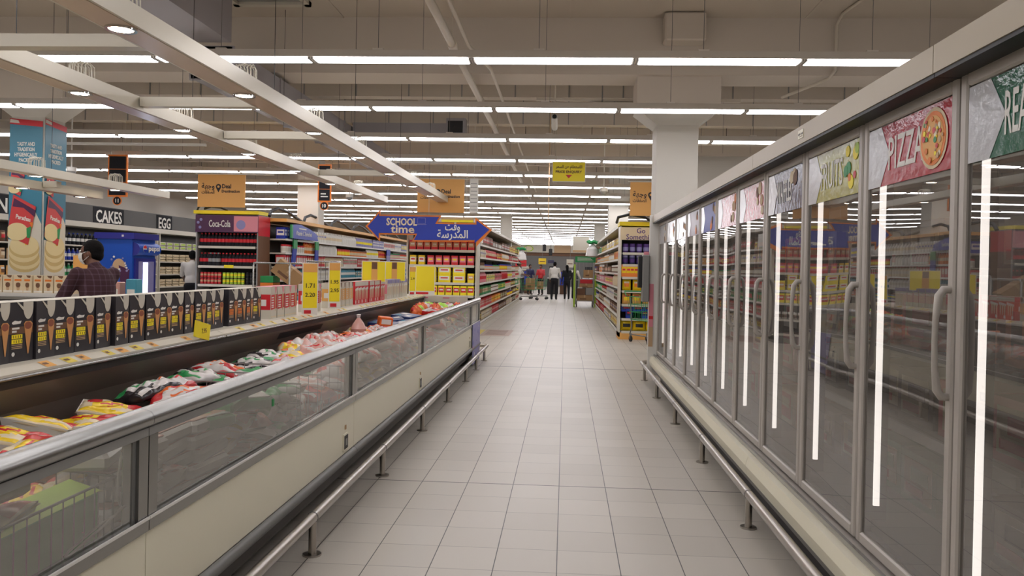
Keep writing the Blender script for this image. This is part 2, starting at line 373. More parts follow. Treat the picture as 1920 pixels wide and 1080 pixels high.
for i, (x0, x1, y, z) in enumerate([(-7, -2.63, 4.84, 2.735), (-3.69, -2.63, 6.75, 2.75), (-3.69, -2.63, 8.45, 2.75), (-3.69, -2.63, 11.8, 2.75), (-6.68, -6.5, 9.9, 2.33)]):
    mb = MB(); mb.box(x0, y - .05, z, x1, y + .05, z + .08, 'track')
    mb.solo('track_crossbar', ['long cream crossbar at the near end of the second light track', 'cream crossbar between the two light tracks, the one nearest the viewer', 'cream crossbar between the two light tracks, second of three', 'cream crossbar between the two light tracks, farthest of three', 'cream bracket joining the two low tracks by the advert column'][i], 'crossbar', (x0, y, z))
# thin white conduit strips hanging among the rows
for i, (x0, x1, y, z) in enumerate([(-9.3, -6.1, 13.2, 3.02 + .35), (-4.0, -1.0, 15.3, 3.4), (-4.9, -1.6, 25, 3.35), (1.4, 4, 21, 3.3)]):
    mb = MB(); mb.box(x0, y - .02, z, x1, y + .02, z + .045, 'white')
    for x in (x0 + .1, x1 - .1): mb.cyl((x, y, z), (x, y, 4.8), .003, 'grey', n=5)
    mb.solo('hanging_rail', ['thin white sign rail high by the left wall', 'thin white sign rail above the light tracks', 'thin white sign rail deep in the hall', 'thin white sign rail right of the wide column'][i], 'rail', (x0, y, z))
# duct with flange joints
t = thing('air_duct', 'grey rectangular air duct running along the ceiling on the left', 'duct', (-4.2, 0, 3.6))
for y0, y1, x0, x1 in ((-2, 9.2, -4.39, -3.97), (9.3, 16.2, -4.5, -4.0), (16.3, 19.1, -4.5, -4.05)):
    mb = MB(); mb.box(x0, y0, 4.0 if y1 < 10 else 3.6, x1, y1, 4.72 if y1 < 10 else 3.98, 'duct')
    for y in [y0 + .02] + [y0 + 1.6 * i for i in range(1, int((y1 - y0) / 1.6) + 1)]: mb.box(x0 - .02, y - .02, (4.0 if y1 < 10 else 3.6) - .02, x1 + .02, y + .02, (4.72 if y1 < 10 else 3.98) + .01, 'duct')
    mb.part('duct_section', t)
t = thing('air_duct', 'short grey branch duct crossing below the beam on the left', 'duct', (-7.5, 14, 3.8))
mb = MB(); mb.box(-3.98, 14.6, 3.82, -1.9, 15.0, 4.05, 'duct'); mb.box(-2.2, 14.35, 3.8, -1.85, 14.62, 4.1, 'duct'); mb.box(-2.17, 14.34, 3.84, -1.9, 14.35, 4.05, 'black'); mb.part('duct_section', t)
mb = MB(); mb.tube([(-1.33, 1, 3.93), (-1.33, 9, 3.93), (-1.33, 30, 3.93)], .045, 'pipe', 10)
for y in (3, 6, 9, 12, 15, 18): mb.cyl((-1.33, y, 3.93), (-1.33, y, 4.8), .006, 'pipe', n=5); mb.cyl((-1.33, y - .06, 3.93), (-1.33, y + .06, 3.93), .058, 'pipe')
mb.solo('sprinkler_pipe', 'thick pale sprinkler pipe running lengthwise under the beam', 'pipe', (-1.33, 1, 3.93))
mb = MB(); mb.tube([(-1.2, 1, 4.0), (-1.18, 9.3, 4.0), (-1.0, 10.2, 3.95), (-1.02, 28, 3.95)], .022, 'pipe', 8)
mb.solo('sprinkler_pipe', 'thin pale pipe running beside the thick sprinkler pipe', 'pipe', (-1.2, 1, 4.0))
mb = MB(); mb.tube([(-3.9, 16.95, 4.15), (7.9, 16.95, 4.15)], .09, 'pipe', 12)
for i in range(9): mb.cyl((-3.7 + i * 1.4, 16.95, 4.15), (-3.7 + i * 1.4, 16.95, 4.8), .006, 'black', n=5)
mb.solo('cross_pipe', 'fat pale pipe crossing the hall beyond the first beam', 'pipe', (-5, 16.6, 4.1))
mb = MB(); mb.tube([(3.9, 6, 4.78), (3.5, 10.55, 4.78), (3.48, 10.7, 4.68), (3.48, 10.72, 4.1), (3.42, 10.8, 4.0), (3.0, 11.5, 3.9)], .022, 'pipe', 8)
mb.solo('conduit_pipe', 'bent pale conduit running down the beam face on the right', 'pipe', (3.9, 6, 4.78))
mb = MB()
for a in ((-4.35, 8.9, -3.35, 9.0), (-4.35, 10.1, -3.35, 10.2), (-4.35, 8.9, -4.28, 10.2), (-3.42, 8.9, -3.35, 10.2)): mb.box(a[0], a[1], 4.74, a[2], a[3], 4.8, 'offwhite')
mb.box(-4.28, 9, 4.78, -3.42, 10.1, 4.8, 'grey')
mb.solo('ceiling_hatch', 'square white framed hatch in the ceiling at the top of the photo', 'hatch', (-3.85, 9.5, 4.75))
mb = MB(); mb.box(-.5, 12.3, 4.0, 2.6, 12.35, 4.04, 'pipe'); mb.box(.35, 12.28, 3.9, 2.3, 12.6, 3.98, 'offwhite'); mb.box(1.0, 12.2, 3.93, 1.06, 12.3, 4.05, 'black'); mb.box(2.0, 12.2, 3.93, 2.06, 12.3, 4.05, 'black')
mb.box(.5, 12.3, 3.98, .52, 12.32, 4.8, 'grey'); mb.box(2.1, 12.3, 3.98, 2.12, 12.32, 4.8, 'grey')
mb.solo('cable_tray', 'pale cable tray with black clamps hanging beyond the first beam', 'cable tray', (.5, 12.3, 3.9))
t = thing('security_camera', 'small white security camera hanging between the second and third light rows', 'security camera', (-.22, 11.6, 3.45))
mb = MB(); mb.cyl((-.2, 11.62, 3.62), (-.2, 11.62, 4.8), .012, 'pipe', n=6); mb.part('bracket', t)
mb = MB(); mb.cyl((-.2, 11.75, 3.48), (-.2, 11.5, 3.6), .045, 'white', n=12); mb.part('camera_body', t)
mb = MB(); mb.cyl((-.2, 11.5, 3.6), (-.2, 11.485, 3.605), .032, 'black', n=12); mb.part('lens', t)
for i, (x, y) in enumerate(((-9.6, 15), (-5.5, 20), (.8, 17.5))):
    t = thing('dome_camera', 'white dome camera hanging ' + ['beside the advert column', 'above the drinks gondola', 'right of the centre of the hall'][i], 'security camera', (x, y, 3.0))
    mb = MB(); mb.cyl((x, y, 3.2), (x, y, 4.8), .015, 'white', n=6); mb.cyl((x, y, 3.12), (x, y, 3.2), .09, 'white'); mb.part('mount', t)
    mb = MB(); mb.sph((x, y, 3.12), .08, 'grey'); mb.part('dome', t)
for k, a in dict(g_yellow=('e6c21e', .25), g_red=('c02a2e', .25), g_white=('cfcac6', .15), g_pink=('c9988c', .2), g_green=('2c8f4e', .3), g_dark=('2a2528', .2), g_orange=('df6a2c', .3), g_blue=('23386e', .3), g_lime=('a7d84a', .3), g_cream=('dccba8', .3)).items(): M(k, *a)
# ================================================================ UPRIGHT FREEZERS (right)
DW = .78
SIGNS = {-3: ('glossnavy', None), -2: ('glossgreen', None), -1: ('glossgreen', 'READY MEALS'), 0: ('glossred', 'PIZZA'), 1: ('glossyellow', 'FRUITS'), 2: ('glossnavy', 'WAFFLES'),
         3: ('glossred', None), 4: ('glossred', None), 5: ('blue', None), 6: ('glosspurple', None), 7: ('glosswhite', None), 8: ('glosswhite', None), 9: ('glosswhite', None)}
SIGNS = {k: v for k, v in SIGNS.items()}
def yof(i): return 2.5 + DW * i
def fridge(i0, i1, lab):
    a, b = yof(i0), yof(i1 + 1)
    t = thing('upright_freezer', lab, 'freezer', (1.5, a, 0), 'glass door freezers along the right of the aisle')
    mb = MB(); mb.box(1.24, a, .36, 2.05, b, .44, 'midgrey'); mb.box(2.0, a, .36, 2.05, b, 2.06, 'midgrey'); mb.box(1.2, a, 2.0, 2.05, b, 2.1, 'midgrey')
    mb.box(1.24, a + .002, 0, 2.05, b - .002, .36, 'kick'); mb.part('body', t)
    mb = MB(); mb.add([(1.10, a, 2.035), (1.10, a, 2.12), (1.16, a, 2.15), (1.95, a, 2.15), (1.95, a, 2.10), (1.13, a, 2.03), (1.10, b - .004, 2.035), (1.10, b - .004, 2.12), (1.16, b - .004, 2.15), (1.95, b - .004, 2.15), (1.95, b - .004, 2.10), (1.13, b - .004, 2.03)],
                      [(0, 1, 2, 3, 4, 5), (11, 10, 9, 8, 7, 6), (0, 6, 7, 1), (1, 7, 8, 2), (2, 8, 9, 3), (3, 9, 10, 4), (4, 10, 11, 5), (5, 11, 6, 0)], 'canopy')
    mb.part('canopy', t)
    mb = MB(); mb.box(1.104, a, 2.022, 1.235, b - .004, 2.036, 'black'); mb.part('canopy_shade_sheet', t)  # thin black sheet painting the shade between canopy and door tops
    mb = MB(); mb.box(1.15, a, .30, 1.26, b, .345, 'door_alu'); mb.box(1.145, a, .335, 1.16, b, .352, 'alu'); mb.part('sill', t)
    mb = MB(); mb.add([(1.105, a, .21), (1.095, a, .27), (1.11, a, .325), (1.15, a, .325), (1.15, a, .2), (1.105, b - .005, .21), (1.095, b - .005, .27), (1.11, b - .005, .325), (1.15, b - .005, .325), (1.15, b - .005, .2)],
                      [(0, 1, 2, 3, 4), (9, 8, 7, 6, 5), (0, 5, 6, 1), (1, 6, 7, 2), (2, 7, 8, 3), (3, 8, 9, 4), (4, 9, 5, 0)], 'cream')
    mb.part('bumper_band', t)
    mb = MB(); mb.add([(1.14, a, .15), (1.12, a, .2), (1.16, a, .2), (1.25, a, .1), (1.14, b, .15), (1.12, b, .2), (1.16, b, .2), (1.25, b, .1)], [(0, 4, 5, 1), (1, 5, 6, 2), (3, 7, 4, 0)], 'midgrey'); mb.part('lower_trim', t)
    mb = MB(); mb.box(1.27, a + .01, 0, 1.9, b - .01, .14, 'black'); mb.tube([(1.235, a, .1), (1.235, b, .1)], .03, 'kick', 8); mb.part('kick_plate', t)
    for z in (.78, 1.1, 1.42, 1.72):
        mb = MB(); mb.box(1.40, a + .02, z, 1.98, b - .02, z + .015, 'midgrey'); mb.box(1.385, a + .02, z - .01, 1.4, b - .02, z + .03, 'grey'); mb.part('shelf', t)
    for i in range(i0, i1 + 1):
        y0, y1 = yof(i) + .008, yof(i + 1) - .008
        mb = MB()
        for q in ((y0, .36, y0 + .04, 2.035), (y1 - .04, .36, y1, 2.035)): mb.rbox(1.18, q[0], q[1], 1.225, q[2], q[3], 'door_alu', .006)
        mb.rbox(1.18, y0 + .04, .36, 1.225, y1 - .04, .405, 'door_alu', .006); mb.rbox(1.18, y0 + .04, 1.985, 1.225, y1 - .04, 2.035, 'door_alu', .006)
        d = mb.part('door', t)
        mb = MB(); mb.poly([(1.192, y0 + .04, 1.985), (1.192, y1 - .04, 1.985), (1.192, y1 - .04, .405), (1.192, y0 + .04, .405)], 'door_glass'); mb.part('glass_pane', d)
        mb = MB()
        for q in ((y0 + .04, .405, y0 + .046, 1.985), (y1 - .046, .405, y1 - .04, 1.985)): mb.box(1.2, q[0], q[1], 1.225, q[2], q[3], 'black')
        mb.box(1.2, y0 + .04, .405, 1.225, y1 - .04, .411, 'black'); mb.part('gasket', d)
        # handle on the near stile, bowed towards the aisle
        h = y0 + .018; mb = MB()
        mb.tube([(1.18, h, 1.38), (1.16, h, 1.38), (1.146, h, 1.36), (1.138, h, 1.29), (1.136, h, 1.215), (1.138, h, 1.14), (1.146, h, 1.07), (1.16, h, 1.05), (1.18, h, 1.05)], [.012, .013, .013, .0095, .0085, .0095, .013, .013, .012], 'door_alu', 8)
        mb.part('handle', d)
        mb = MB(); mb.box(1.165, y0 + .002, 2.035, 1.2, y0 + .05, 2.055, 'alu'); mb.part('hinge', d)
        k, word = SIGNS[i]
        A, B, z0, z1 = y0 + .045, y1 - .045, 1.755, 1.98
        mb = MB(); mb.box(1.186, A, z0, 1.191, B, z1, k)
        mb.prism([(1.1855, B, z0), (1.1855, B, z1), (1.1855, B - .12, z1), (1.1855, B - .2, (z0 + z1) / 2), (1.1855, B - .12, z0)], (-.001, 0, 0), 'glosswhite')
        if i == 0:
            c = (1.1845, A + .12, 1.868)
            mb.prism(circ(c, .1, 'X', 24), (-.0012, 0, 0), 'beige'); mb.prism(circ((1.183, c[1], c[2]), .088, 'X', 24), (-.0012, 0, 0), 'orange')
            mb.prism(circ((1.1821, c[1], c[2]), .074, 'X', 20), (-.0008, 0, 0), 'mustard')
            for _ in range(34):
                r, th = .075 * math.sqrt(random.random()), random.random() * 6.28
                mb.prism(circ((1.1812 - .00008 * _, c[1] + r * math.cos(th), c[2] + r * math.sin(th)), random.uniform(.005, .012), 'X', 8), (-.0008, 0, 0), random.choice(['g_cream', 'red', 'green', 'tan', 'orange', 'yellow']))
        elif i == 1:
            for _ in range(9): mb.prism(circ((1.1848 - .00015 * _, A + random.uniform(.02, .2), random.uniform(z0 + .02, z1 - .03)), random.uniform(.015, .03), 'X', 10), (-.001, 0, 0), random.choice(['red', 'lime', 'orange', 'yellow', 'green']))
        elif i >= 2:
            for _ in range(5): mb.prism(circ((1.1848 - .00015 * _, A + random.uniform(.03, .2), random.uniform(z0 + .03, z1 - .03)), random.uniform(.02, .04), 'X', 10), (-.001, 0, 0), random.choice(['tan', 'brown', 'beige', 'orange']))
        s = mb.part('header_sign', d)
        if word: text(s, 'lettering', word, (1.1845, (A + B) / 2 + (-.0 if word != 'READY MEALS' else -.06), 1.868), *FL, .17, 'white', bold=.008, ext=.0008, width=.29 if word != 'READY MEALS' else .40)
        # light strip behind the far mullion of each door
        if True:
            mb = MB(); mb.box(1.232, y1 - .0, .44, 1.30, y1 + .016, 2.0, 'black'); mu = mb.part('mullion', t)
            mb = MB(); mb.box(1.246, y1 - .012, .5, 1.268, y1 - .0, 1.93, 'led'); mb.part('light_strip', mu)
    return t
fridge(-3, -1, 'white glass door upright freezer nearest the viewer, under the READY sign')
fridge(0, 2, 'white glass door upright freezer with the PIZZA, FRUITS and WAFFLES signs')
fridge(3, 5, 'white glass door upright freezer with red door signs, just beyond the WAFFLES door')
fridge(6, 9, 'white glass door upright freezer at the far end of the run, beside the wide column')
t = thing('freezer_end_screen', 'tall pale end panel closing the far end of the freezer run', 'panel', (1.6, 10.32, 0))
mb = MB(); mb.box(1.07, 10.305, .1, 2.05, 10.37, 2.13, 'white'); mb.part('panel', t)
mb = MB(); mb.box(1.075, 10.298, .62, 1.13, 10.305, 1.25, 'pink'); mb.box(1.075, 10.297, .45, 1.13, 10.305, .7, 'tan'); mb.box(1.075, 10.296, .8, 1.13, 10.305, .84, 'red'); mb.part('side_sticker', t)
t = thing('wall_telephone_box', 'grey metal box with a black side fixed to the freezer end panel', 'control box', (1.0, 10.2, 1.0))
mb = MB(); mb.rbox(.98, 10.25, 1.02, 1.07, 10.4, 1.62, 'grey', .01); mb.part('housing', t)
mb = MB(); mb.box(.93, 10.27, 1.2, .98, 10.4, 1.6, 'black'); mb.part('receiver', t)
mb = MB(); mb.box(1.0, 10.28, 1.62, 1.06, 10.36, 1.66, 'pink'); mb.part('lamp', t)
# small marks on the bumper band
mb = MB(); mb.box(1.093, 2.62, .285, 1.1, 2.68, .325, 'red'); mb.solo('price_sticker', 'small red sticker on the bumper band of the near freezer', 'sticker', (1.095, 2.65, .285))
mb = MB(); mb.box(1.125, 2.3, .145, 1.14, 2.36, .19, 'lime'); mb.solo('price_sticker', 'small green sticker low on the trim of the near freezer', 'sticker', (1.13, 2.33, .145))
t = thing('brand_plate', 'small dark lettered plate on the cream canopy above the FRUITS door', 'plate', (1.1, 3.9, 2.07))
mb = MB(); mb.box(1.0975, 3.82, 2.06, 1.1, 3.9, 2.1, 'cream'); mb.part('plate', t)
mb = MB()
for j in range(4): mb.prism(circ((1.097, 3.83 + .02 * j, 2.08), .006, 'X', 6), (-.0006, 0, 0), 'black')
mb.box(1.0965, 3.83, 2.067, 1.097, 3.88, 2.07, 'brown'); mb.part('symbols', t)

# boxes of frozen food on the freezer shelves
fb = []
for ci, (c1, c2) in enumerate([('brown', 'beige'), ('red', 'tan'), ('navy', 'white'), ('orange', 'brown'), ('green', 'beige'), ('tan', 'red')]):
    mb = MB(); mb.box(-.12, -.17, 0, .12, .17, .22, c1); mb.box(-.122, -.13, .03, -.12, .13, .19, c2); mb.box(-.124, -.1, .1, -.122, .06, .16, c1); mb.box(-.124, -.05, .045, -.122, .11, .08, 'red'); fb.append((mb.mesh('frozen_food_box'), c1))
cw = dict(brown='brown', red='red', navy='dark blue', orange='orange', green='green', tan='tan', blue='blue', yellow='yellow', purple='purple', white='white', pink='pink', lime='light green', beige='cream', black='black', teal='teal', lilac='lilac', offwhite='cream')
dn = {-1: 'READY MEALS', 0: 'PIZZA', 1: 'FRUITS', 2: 'WAFFLES'}
for i in range(-2, 10):
    for si, z in enumerate((.44, .796, 1.116, 1.436)):
        me, c = random.choice(fb)
        wh = 'the %s door' % dn[i] if i in dn else ('the door %s beyond WAFFLES' % ordn[i - 3] if i > 2 else 'the nearest door')
        lab = 'dim %s frozen food box on the %s shelf behind %s' % (cw[c], ['bottom', 'second', 'third', 'fourth'][si], wh)
        for j in (0, 1): inst(me, 'frozen_food_box', lab, 'box', (1.62 + random.uniform(-.03, .04), yof(i) + .2 + .37 * j, z), 0, lab.replace('dim ', '').replace(' box', ' boxes'))

# ================================================================ TROLLEY BUMPER RAILS
def rail(x, side, ys, yend, near, lab):
    t = thing('bumper_rail', lab, 'rail', (x, near, 0))
    z = .185
    mb = MB(); mb.tube([(x, near, z), (x, yend - .06, z), (x + side * .02, yend - .015, z), (x + side * .07, yend, z), (x + side * .45, yend, z)], .026, 'steel', 14); mb.part('rail_tube', t)
    for y in ys:
        mb = MB(); mb.cyl((x, y, 0), (x, y, z - .02), .019, 'steel', n=12); mb.cyl((x, y, 0), (x, y, .008), .045, 'steel', n=16); mb.cyl((x, y - .004, z), (x, y + .004, z), .0275, 'midgrey', n=14); mb.part('post', t)
    mb = MB(); mb.cyl((x + side * .38, yend, 0), (x + side * .38, yend, z - .02), .019, 'steel', n=12); mb.cyl((x + side * .38, yend, 0), (x + side * .38, yend, .008), .045, 'steel'); mb.part('post', t)
rail(1.045, 1, [1.51, 3.01, 4.51, 6.02, 7.5, 9.0, 10.4], 10.85, -1.5, 'low brushed steel bumper rail in front of the upright freezers')
rail(-1.205, -1, [.83, 2.33, 3.83, 5.33, 6.84, 8.34, 9.86, 11.0, 12.1], 12.6, -1.5, 'low brushed steel bumper rail in front of the open island freezer')

# ================================================================ ISLAND FREEZER (left)
mods = [(-2.56, -.04, 'open island freezer section at the viewer, mostly out of the photo'), (-.04, 2.46, 'open island freezer section nearest the viewer, green box behind its glass'),
        (2.46, 4.96, 'second open island freezer section from the viewer, green and white packs behind its glass'),
        (4.96, 7.46, 'third open island freezer section from the viewer'), (7.46, 11.24, 'long open island freezer section before the blue end poster'), (11.24, 12.3, 'short end section of the open island freezer with the blue poster')]
def curve_rail(y0, y1, k):
    prof = [(-1.30, .897), (-1.29, .905), (-1.288, .925), (-1.30, .943), (-1.335, .952), (-1.365, .943), (-1.378, .925), (-1.376, .905), (-1.365, .895)]
    mb = MB(); v = [(x, y0, z) for x, z in prof] + [(x, y1, z) for x, z in prof]; n = len(prof)
    mb.add(v, [(i, (i + 1) % n, n + (i + 1) % n, n + i) for i in range(n)], k, True); mb.add(v[:n], [tuple(range(n))], k); mb.add(v[n:], [tuple(range(n - 1, -1, -1))], k); return mb
for mi, (a, b, lab) in enumerate(mods):
    b2 = b - .004
    t = thing('island_freezer', lab, 'freezer', (-2.2, a, 0), 'open island freezer sections left of the aisle')
    mb = MB(); mb.box(-2.45, a, .12, -1.36, b, .3, 'tub_in'); mb.box(-2.7, a, .12, -2.3, b, .91, 'tub_in')
    mb.add([(-2.3, a, .3), (-2.3, b, .3), (-2.2, b, .86), (-2.2, a, .86)], [(0, 1, 2, 3)], 'duct_face'); mb.box(-3.7, a, .12, -2.7, b, .3, 'tub_in'); mb.box(-3.75, a, .12, -3.68, b, .9, 'cream'); mb.part('tub', t)
    mb = MB(); mb.add([(-2.3, a, .94), (-2.16, a, .94), (-2.165, a, .905), (-2.21, a, .80), (-2.235, a, .78), (-2.3, a, .78), (-2.3, b, .94), (-2.16, b, .94), (-2.165, b, .905), (-2.21, b, .80), (-2.235, b, .78), (-2.3, b, .78)],
                      [(0, 6, 7, 1), (2, 8, 9, 3), (3, 9, 10, 4), (4, 10, 11, 5), (0, 1, 2, 3, 4, 5), (11, 10, 9, 8, 7, 6)], 'duct_face')
    mb.add([(-2.16, a, .94), (-2.165, a, .905), (-2.165, b, .905), (-2.16, b, .94)], [(0, 1, 2, 3)], 'dark')
    if mi == 3: mb.add([(-2.17, 6.0, .885), (-2.195, 6.0, .835), (-2.195, 7.1, .835), (-2.17, 7.1, .885)], [(0, 1, 2, 3)], 'black')
    mb.part('air_duct_lip', t)
    mb = MB(); mb.box(-2.9, a, .955, -2.2, b2, .985, 'offwhite'); mb.part('ledge', t)
    mb = MB(); mb.add([(-2.2, a, .985), (-2.15, a, .965), (-2.15, a, .945), (-2.2, a, .945), (-2.2, b2, .985), (-2.15, b2, .965), (-2.15, b2, .945), (-2.2, b2, .945)], [(0, 4, 5, 1), (1, 5, 6, 2), (2, 6, 7, 3), (0, 1, 2, 3), (7, 6, 5, 4)], 'offwhite')
    mb.tube([(-2.148, a + .02, .948), (-2.148, b - .02, .948)], .008, 'alu', 6); pr = mb.part('price_rail', t)
    mb = MB(); mb.box(-1.345, a, .275, -1.31, b2, .565, 'cream'); mb.part('lower_panel', t)
    mb = MB(); mb.box(-1.352, a, .565, -1.30, b2, .605, 'alu'); mb.box(-1.303, a, .602, -1.296, b2, .61, 'white'); mb.part('sill', t)
    mb = MB(); mb.box(-1.36, a, .865, -1.305, b2, .892, 'grey'); mb.box(-1.36, a + .002, .605, -1.305, a + .055, .866, 'alu'); mb.box(-1.36, b2 - .055, .605, -1.305, b2, .866, 'alu')
    mb.box(-1.345, a + .055, .605, -1.315, a + .075, .865, 'midgrey'); mb.box(-1.345, b2 - .075, .605, -1.315, b2 - .055, .865, 'midgrey'); mb.part('window_frame', t)
    mb = MB(); mb.poly([(-1.318, a + .07, .605), (-1.318, b2 - .07, .605), (-1.318, b2 - .07, .866), (-1.318, a + .07, .866)], 'tub_glass'); mb.part('glass_pane', t)
    curve_rail(a, b - .002, 'alu').part('top_rail', t)
    mb = MB(); mb.tube([(-1.31, a, .25), (-1.31, b2, .25)], .028, 'midgrey', 10); mb.box(-1.36, a, .22, -1.31, b2, .28, 'midgrey'); mb.part('lower_bumper', t)
    mb = MB(); mb.box(-1.62, a, 0, -1.5, b, .22, 'black'); mb.add([(-1.36, a, .22), (-1.5, a, .1), (-1.36, b, .22), (-1.5, b, .1)], [(0, 1, 3, 2)], 'kick')
    mb.tube([(-1.45, a + .1, .1), (-1.45, b - .1, .1)], .03, 'kick', 8); mb.part('kick_plate', t)
    if 0 < mi < 5:
        mb = MB(); y = b - .2; mb.box(-1.31, y - .05, .3, -1.302, y + .05, .4, 'cream'); mb.box(-1.303, y - .038, .31, -1.3, y + .038, .39, 'black'); mb.box(-1.3, y - .02, .33, -1.298, y + .015, .37, 'grey'); mb.part('thermometer', t)
        mb = MB(); mb.box(-1.309, y - .01, .425, -1.303, y + .012, .45, 'tan'); mb.part('sticker', t)
    if mi == 5:
        mb = MB(); mb.box(-3.75, 12.3, .0, -1.31, 12.36, .9, 'cream'); mb.part('end_wall', t)
        mb = MB(); mb.box(-2.5, 12.2, .87, -1.5, 12.3, .965, 'offwhite'); mb.box(-2.2, 12.195, .93, -2.1, 12.2, .95, 'pink'); mb.box(-1.87, 12.195, .93, -1.77, 12.2, .95, 'pink'); mb.part('end_rail', t)
        mb = MB(); mb.box(-1.296, 11.26, .03, -1.288, 12.2, .6, 'lilac')
        for q in range(14): mb.prism(circ((-1.2875, random.uniform(11.3, 12.1), random.uniform(.1, .55)), random.uniform(.008, .03), 'X', 8), (.001, 0, 0), random.choice(['white', 'blue', 'pink']))
        mb.part('blue_poster', t, 'lilac blue poster with pale specks')
    # yellow tags of the price rail
    y = a + .15
    while y < b - .1 and mi > 0:
        if random.random() < .8:
            mb = MB(); w = random.uniform(.05, .08); mb.add([(-2.199, y, .9865), (-2.152, y, .9675), (-2.152, y + w, .9675), (-2.199, y + w, .9865)], [(0, 1, 2, 3)], random.choice(['tag', 'tag', 'mustard']))
            mb.add([(-2.185, y + .008, .9818), (-2.17, y + .008, .9758), (-2.17, y + w * .6, .9758), (-2.185, y + w * .6, .9818)], [(0, 1, 2, 3)], 'brown')
            mb.part('price_tag', pr)
        y += random.uniform(.1, .25)
t = thing('yellow_price_card', 'tilted yellow price card clipped to the rail below the black cone boxes', 'price card', (-2.15, 4.55, .97))
mb = MB(); T = Matrix.Translation((-2.14, 4.62, 1.01)) @ Matrix.Rotation(R(-12), 4, 'X'); mb.box(-.003, -.1, -.045, .003, .1, .05, 'yellow', T); mb.part('card', t)
text(t, 'lettering', '7.95', (-2.136, 4.64, 1.01), *FR, .04, 'brown', ext=.0005)

# ---------------------------------------------------------------- boxes on the ledge; printed face towards +X, origin at the base centre
def cone_box(k, top, panel, block, name):
    mb = MB(); w, d, h = .07, .06, .25
    mb.box(-d, -w + .001, 0, d, w - .001, h, k); mb.box(-d, -w + .001, h, d, w - .001, h + .0015, 'offwhite' if name == 'cone' else top)
    if name != 'cone': mb.box(-d * .95, -w, .07, d * .95, -w + .001, .19, panel); mb.box(-d * .6, -w - .0006, .1, d * .4, -w, .15, 'white')
    X = d + .0008
    if name == 'cone':
        mb.prism([(X, .038 + .03 * math.cos(t), .232 + .055 * math.sin(t)) for t in [math.pi + math.pi * i / 14 for i in range(15)]] + [(X, .068, .2495), (X, .008, .2495)], (.0006, 0, 0), top)
        mb.prism([(X, y, z) for y, z in ((-.03, .2495), (-.02, .2495), (.012, .226), (.008, .215))], (.0006, 0, 0), top)
        mb.prism([(X, y, z) for y, z in ((-.066, .147), (.068, .147), (.068, .118), (-.066, .118))], (.0003, 0, 0), panel)
        mb.prism([(X + .0006, y, z) for y, z in ((.012, .158), (.022, .168), (.052, .168), (.064, .158), (.058, .125), (.041, .03), (.036, .03), (.018, .125))], (.0004, 0, 0), 'cone')
        mb.prism([(X + .0012, .037 + .022 * math.cos(a), .15 + .016 * math.sin(a)) for a in [i * .52 for i in range(12)]], (.0003, 0, 0), 'cone_in')
        mb.prism([(X, y, z) for y, z in ((-.058, .163), (-.05, .158), (-.008, .16), (-.002, .172), (-.02, .17), (-.04, .174), (-.055, .168))], (.0005, 0, 0), 'white')
        mb.box(X, -.056, .137, X + .0008, -.014, .145, 'white'); mb.box(X, -.056, .124, X + .0008, -.03, .132, 'white')
        mb.box(X, -.058, .098, X + .0006, .004, .115, block); mb.box(X, -.058, .077, X + .0006, .004, .095, block)
        for y in (-.05, -.036, -.022, -.008):
            mb.box(X + .0006, y, .101, X + .001, y + .003, .112, k); mb.box(X + .0006, y + .004, .080, X + .001, y + .007, .091, k)
        for z in (.07, .063, .056): mb.box(X, -.058, z, X + .0006, .004, z + .003, 'tan')
        mb.prism(circ((X, -.048, .034), .009, 'X', 12), (.0005, 0, 0), 'white')
    elif name == 'pack':
        mb.prism([(X, y, z) for y, z in ((-.066, .185), (.068, .19), (.068, .08), (-.066, .07))], (.0003, 0, 0), panel)
        mb.prism([(X + .0004, y, z) for y, z in ((.018, .19), (.052, .19), (.04, .06), (.03, .06))], (.0004, 0, 0), 'tan')
        mb.prism([(X, y, z) for y, z in ((.02, .249), (.066, .249), (.055, .21), (.042, .195), (.03, .21))], (.0005, 0, 0), top)
        for z in (.16, .14, .12, .1, .085): mb.box(X + .0004, -.055, z, X + .001, -.005, z + .01, block)
        mb.box(X, -.066, .012, X + .0004, .066, .02, 'beige')
    else:
        mb.box(X, -.066, .2, X + .0004, .066, .245, top)
        for y in (-.05, -.015, .02): mb.prism([(X + .0003, y + a, z) for a, z in ((0, .16), (.024, .16), (.016, .05), (.008, .05))], (.0004, 0, 0), block)
        mb.prism([(X + .0003, y, z) for y, z in ((-.06, .17), (.06, .19), (.06, .16), (-.06, .145))], (.0004, 0, 0), 'white')
        mb.box(X, -.05, .01, X + .0005, -.02, .045, 'white')
    return mb.mesh('ice_cream_box')
CB = dict(black=cone_box('kick', 'offwhite', 'brown', 'yellow', 'cone'), orange=cone_box('kick', 'offwhite', 'brown', 'orange', 'cone'), pink=cone_box('offwhite', 'pink', 'red', 'white', 'pack'),
          gold=cone_box('offwhite', 'brown', 'mustard', 'offwhite', 'pack'), red=cone_box('red', 'offwhite', 'red', 'beige', 'cups'), pale=cone_box('offwhite', 'lilac', 'pink', 'beige', 'cups'))
y = 2.6; n = 0
seq = [('black', 2.6, 5.3, 'black ice cream cone box with a yellow word block in the long near row'), ('orange', 5.3, 5.75, 'black ice cream cone box with an orange word block, end of the black row'),
       ('black', 5.75, 6.0, 'black cone box standing last in the dark row, beside the pink and white boxes'), ('pink', 6.08, 6.7, 'pink and white ice cream box in the nearer pink group'),
       ('pink', 7.05, 7.45, 'pink and white ice cream box between the two tall yellow signs'), ('gold', 7.75, 8.55, 'white and gold ice cream box beyond the second tall yellow sign'),
       ('red', 8.58, 10.1, 'red ice cream box below the square yellow signs'), ('pale', 10.15, 11.5, 'pale lilac topped ice cream box at the far end of the ledge')]
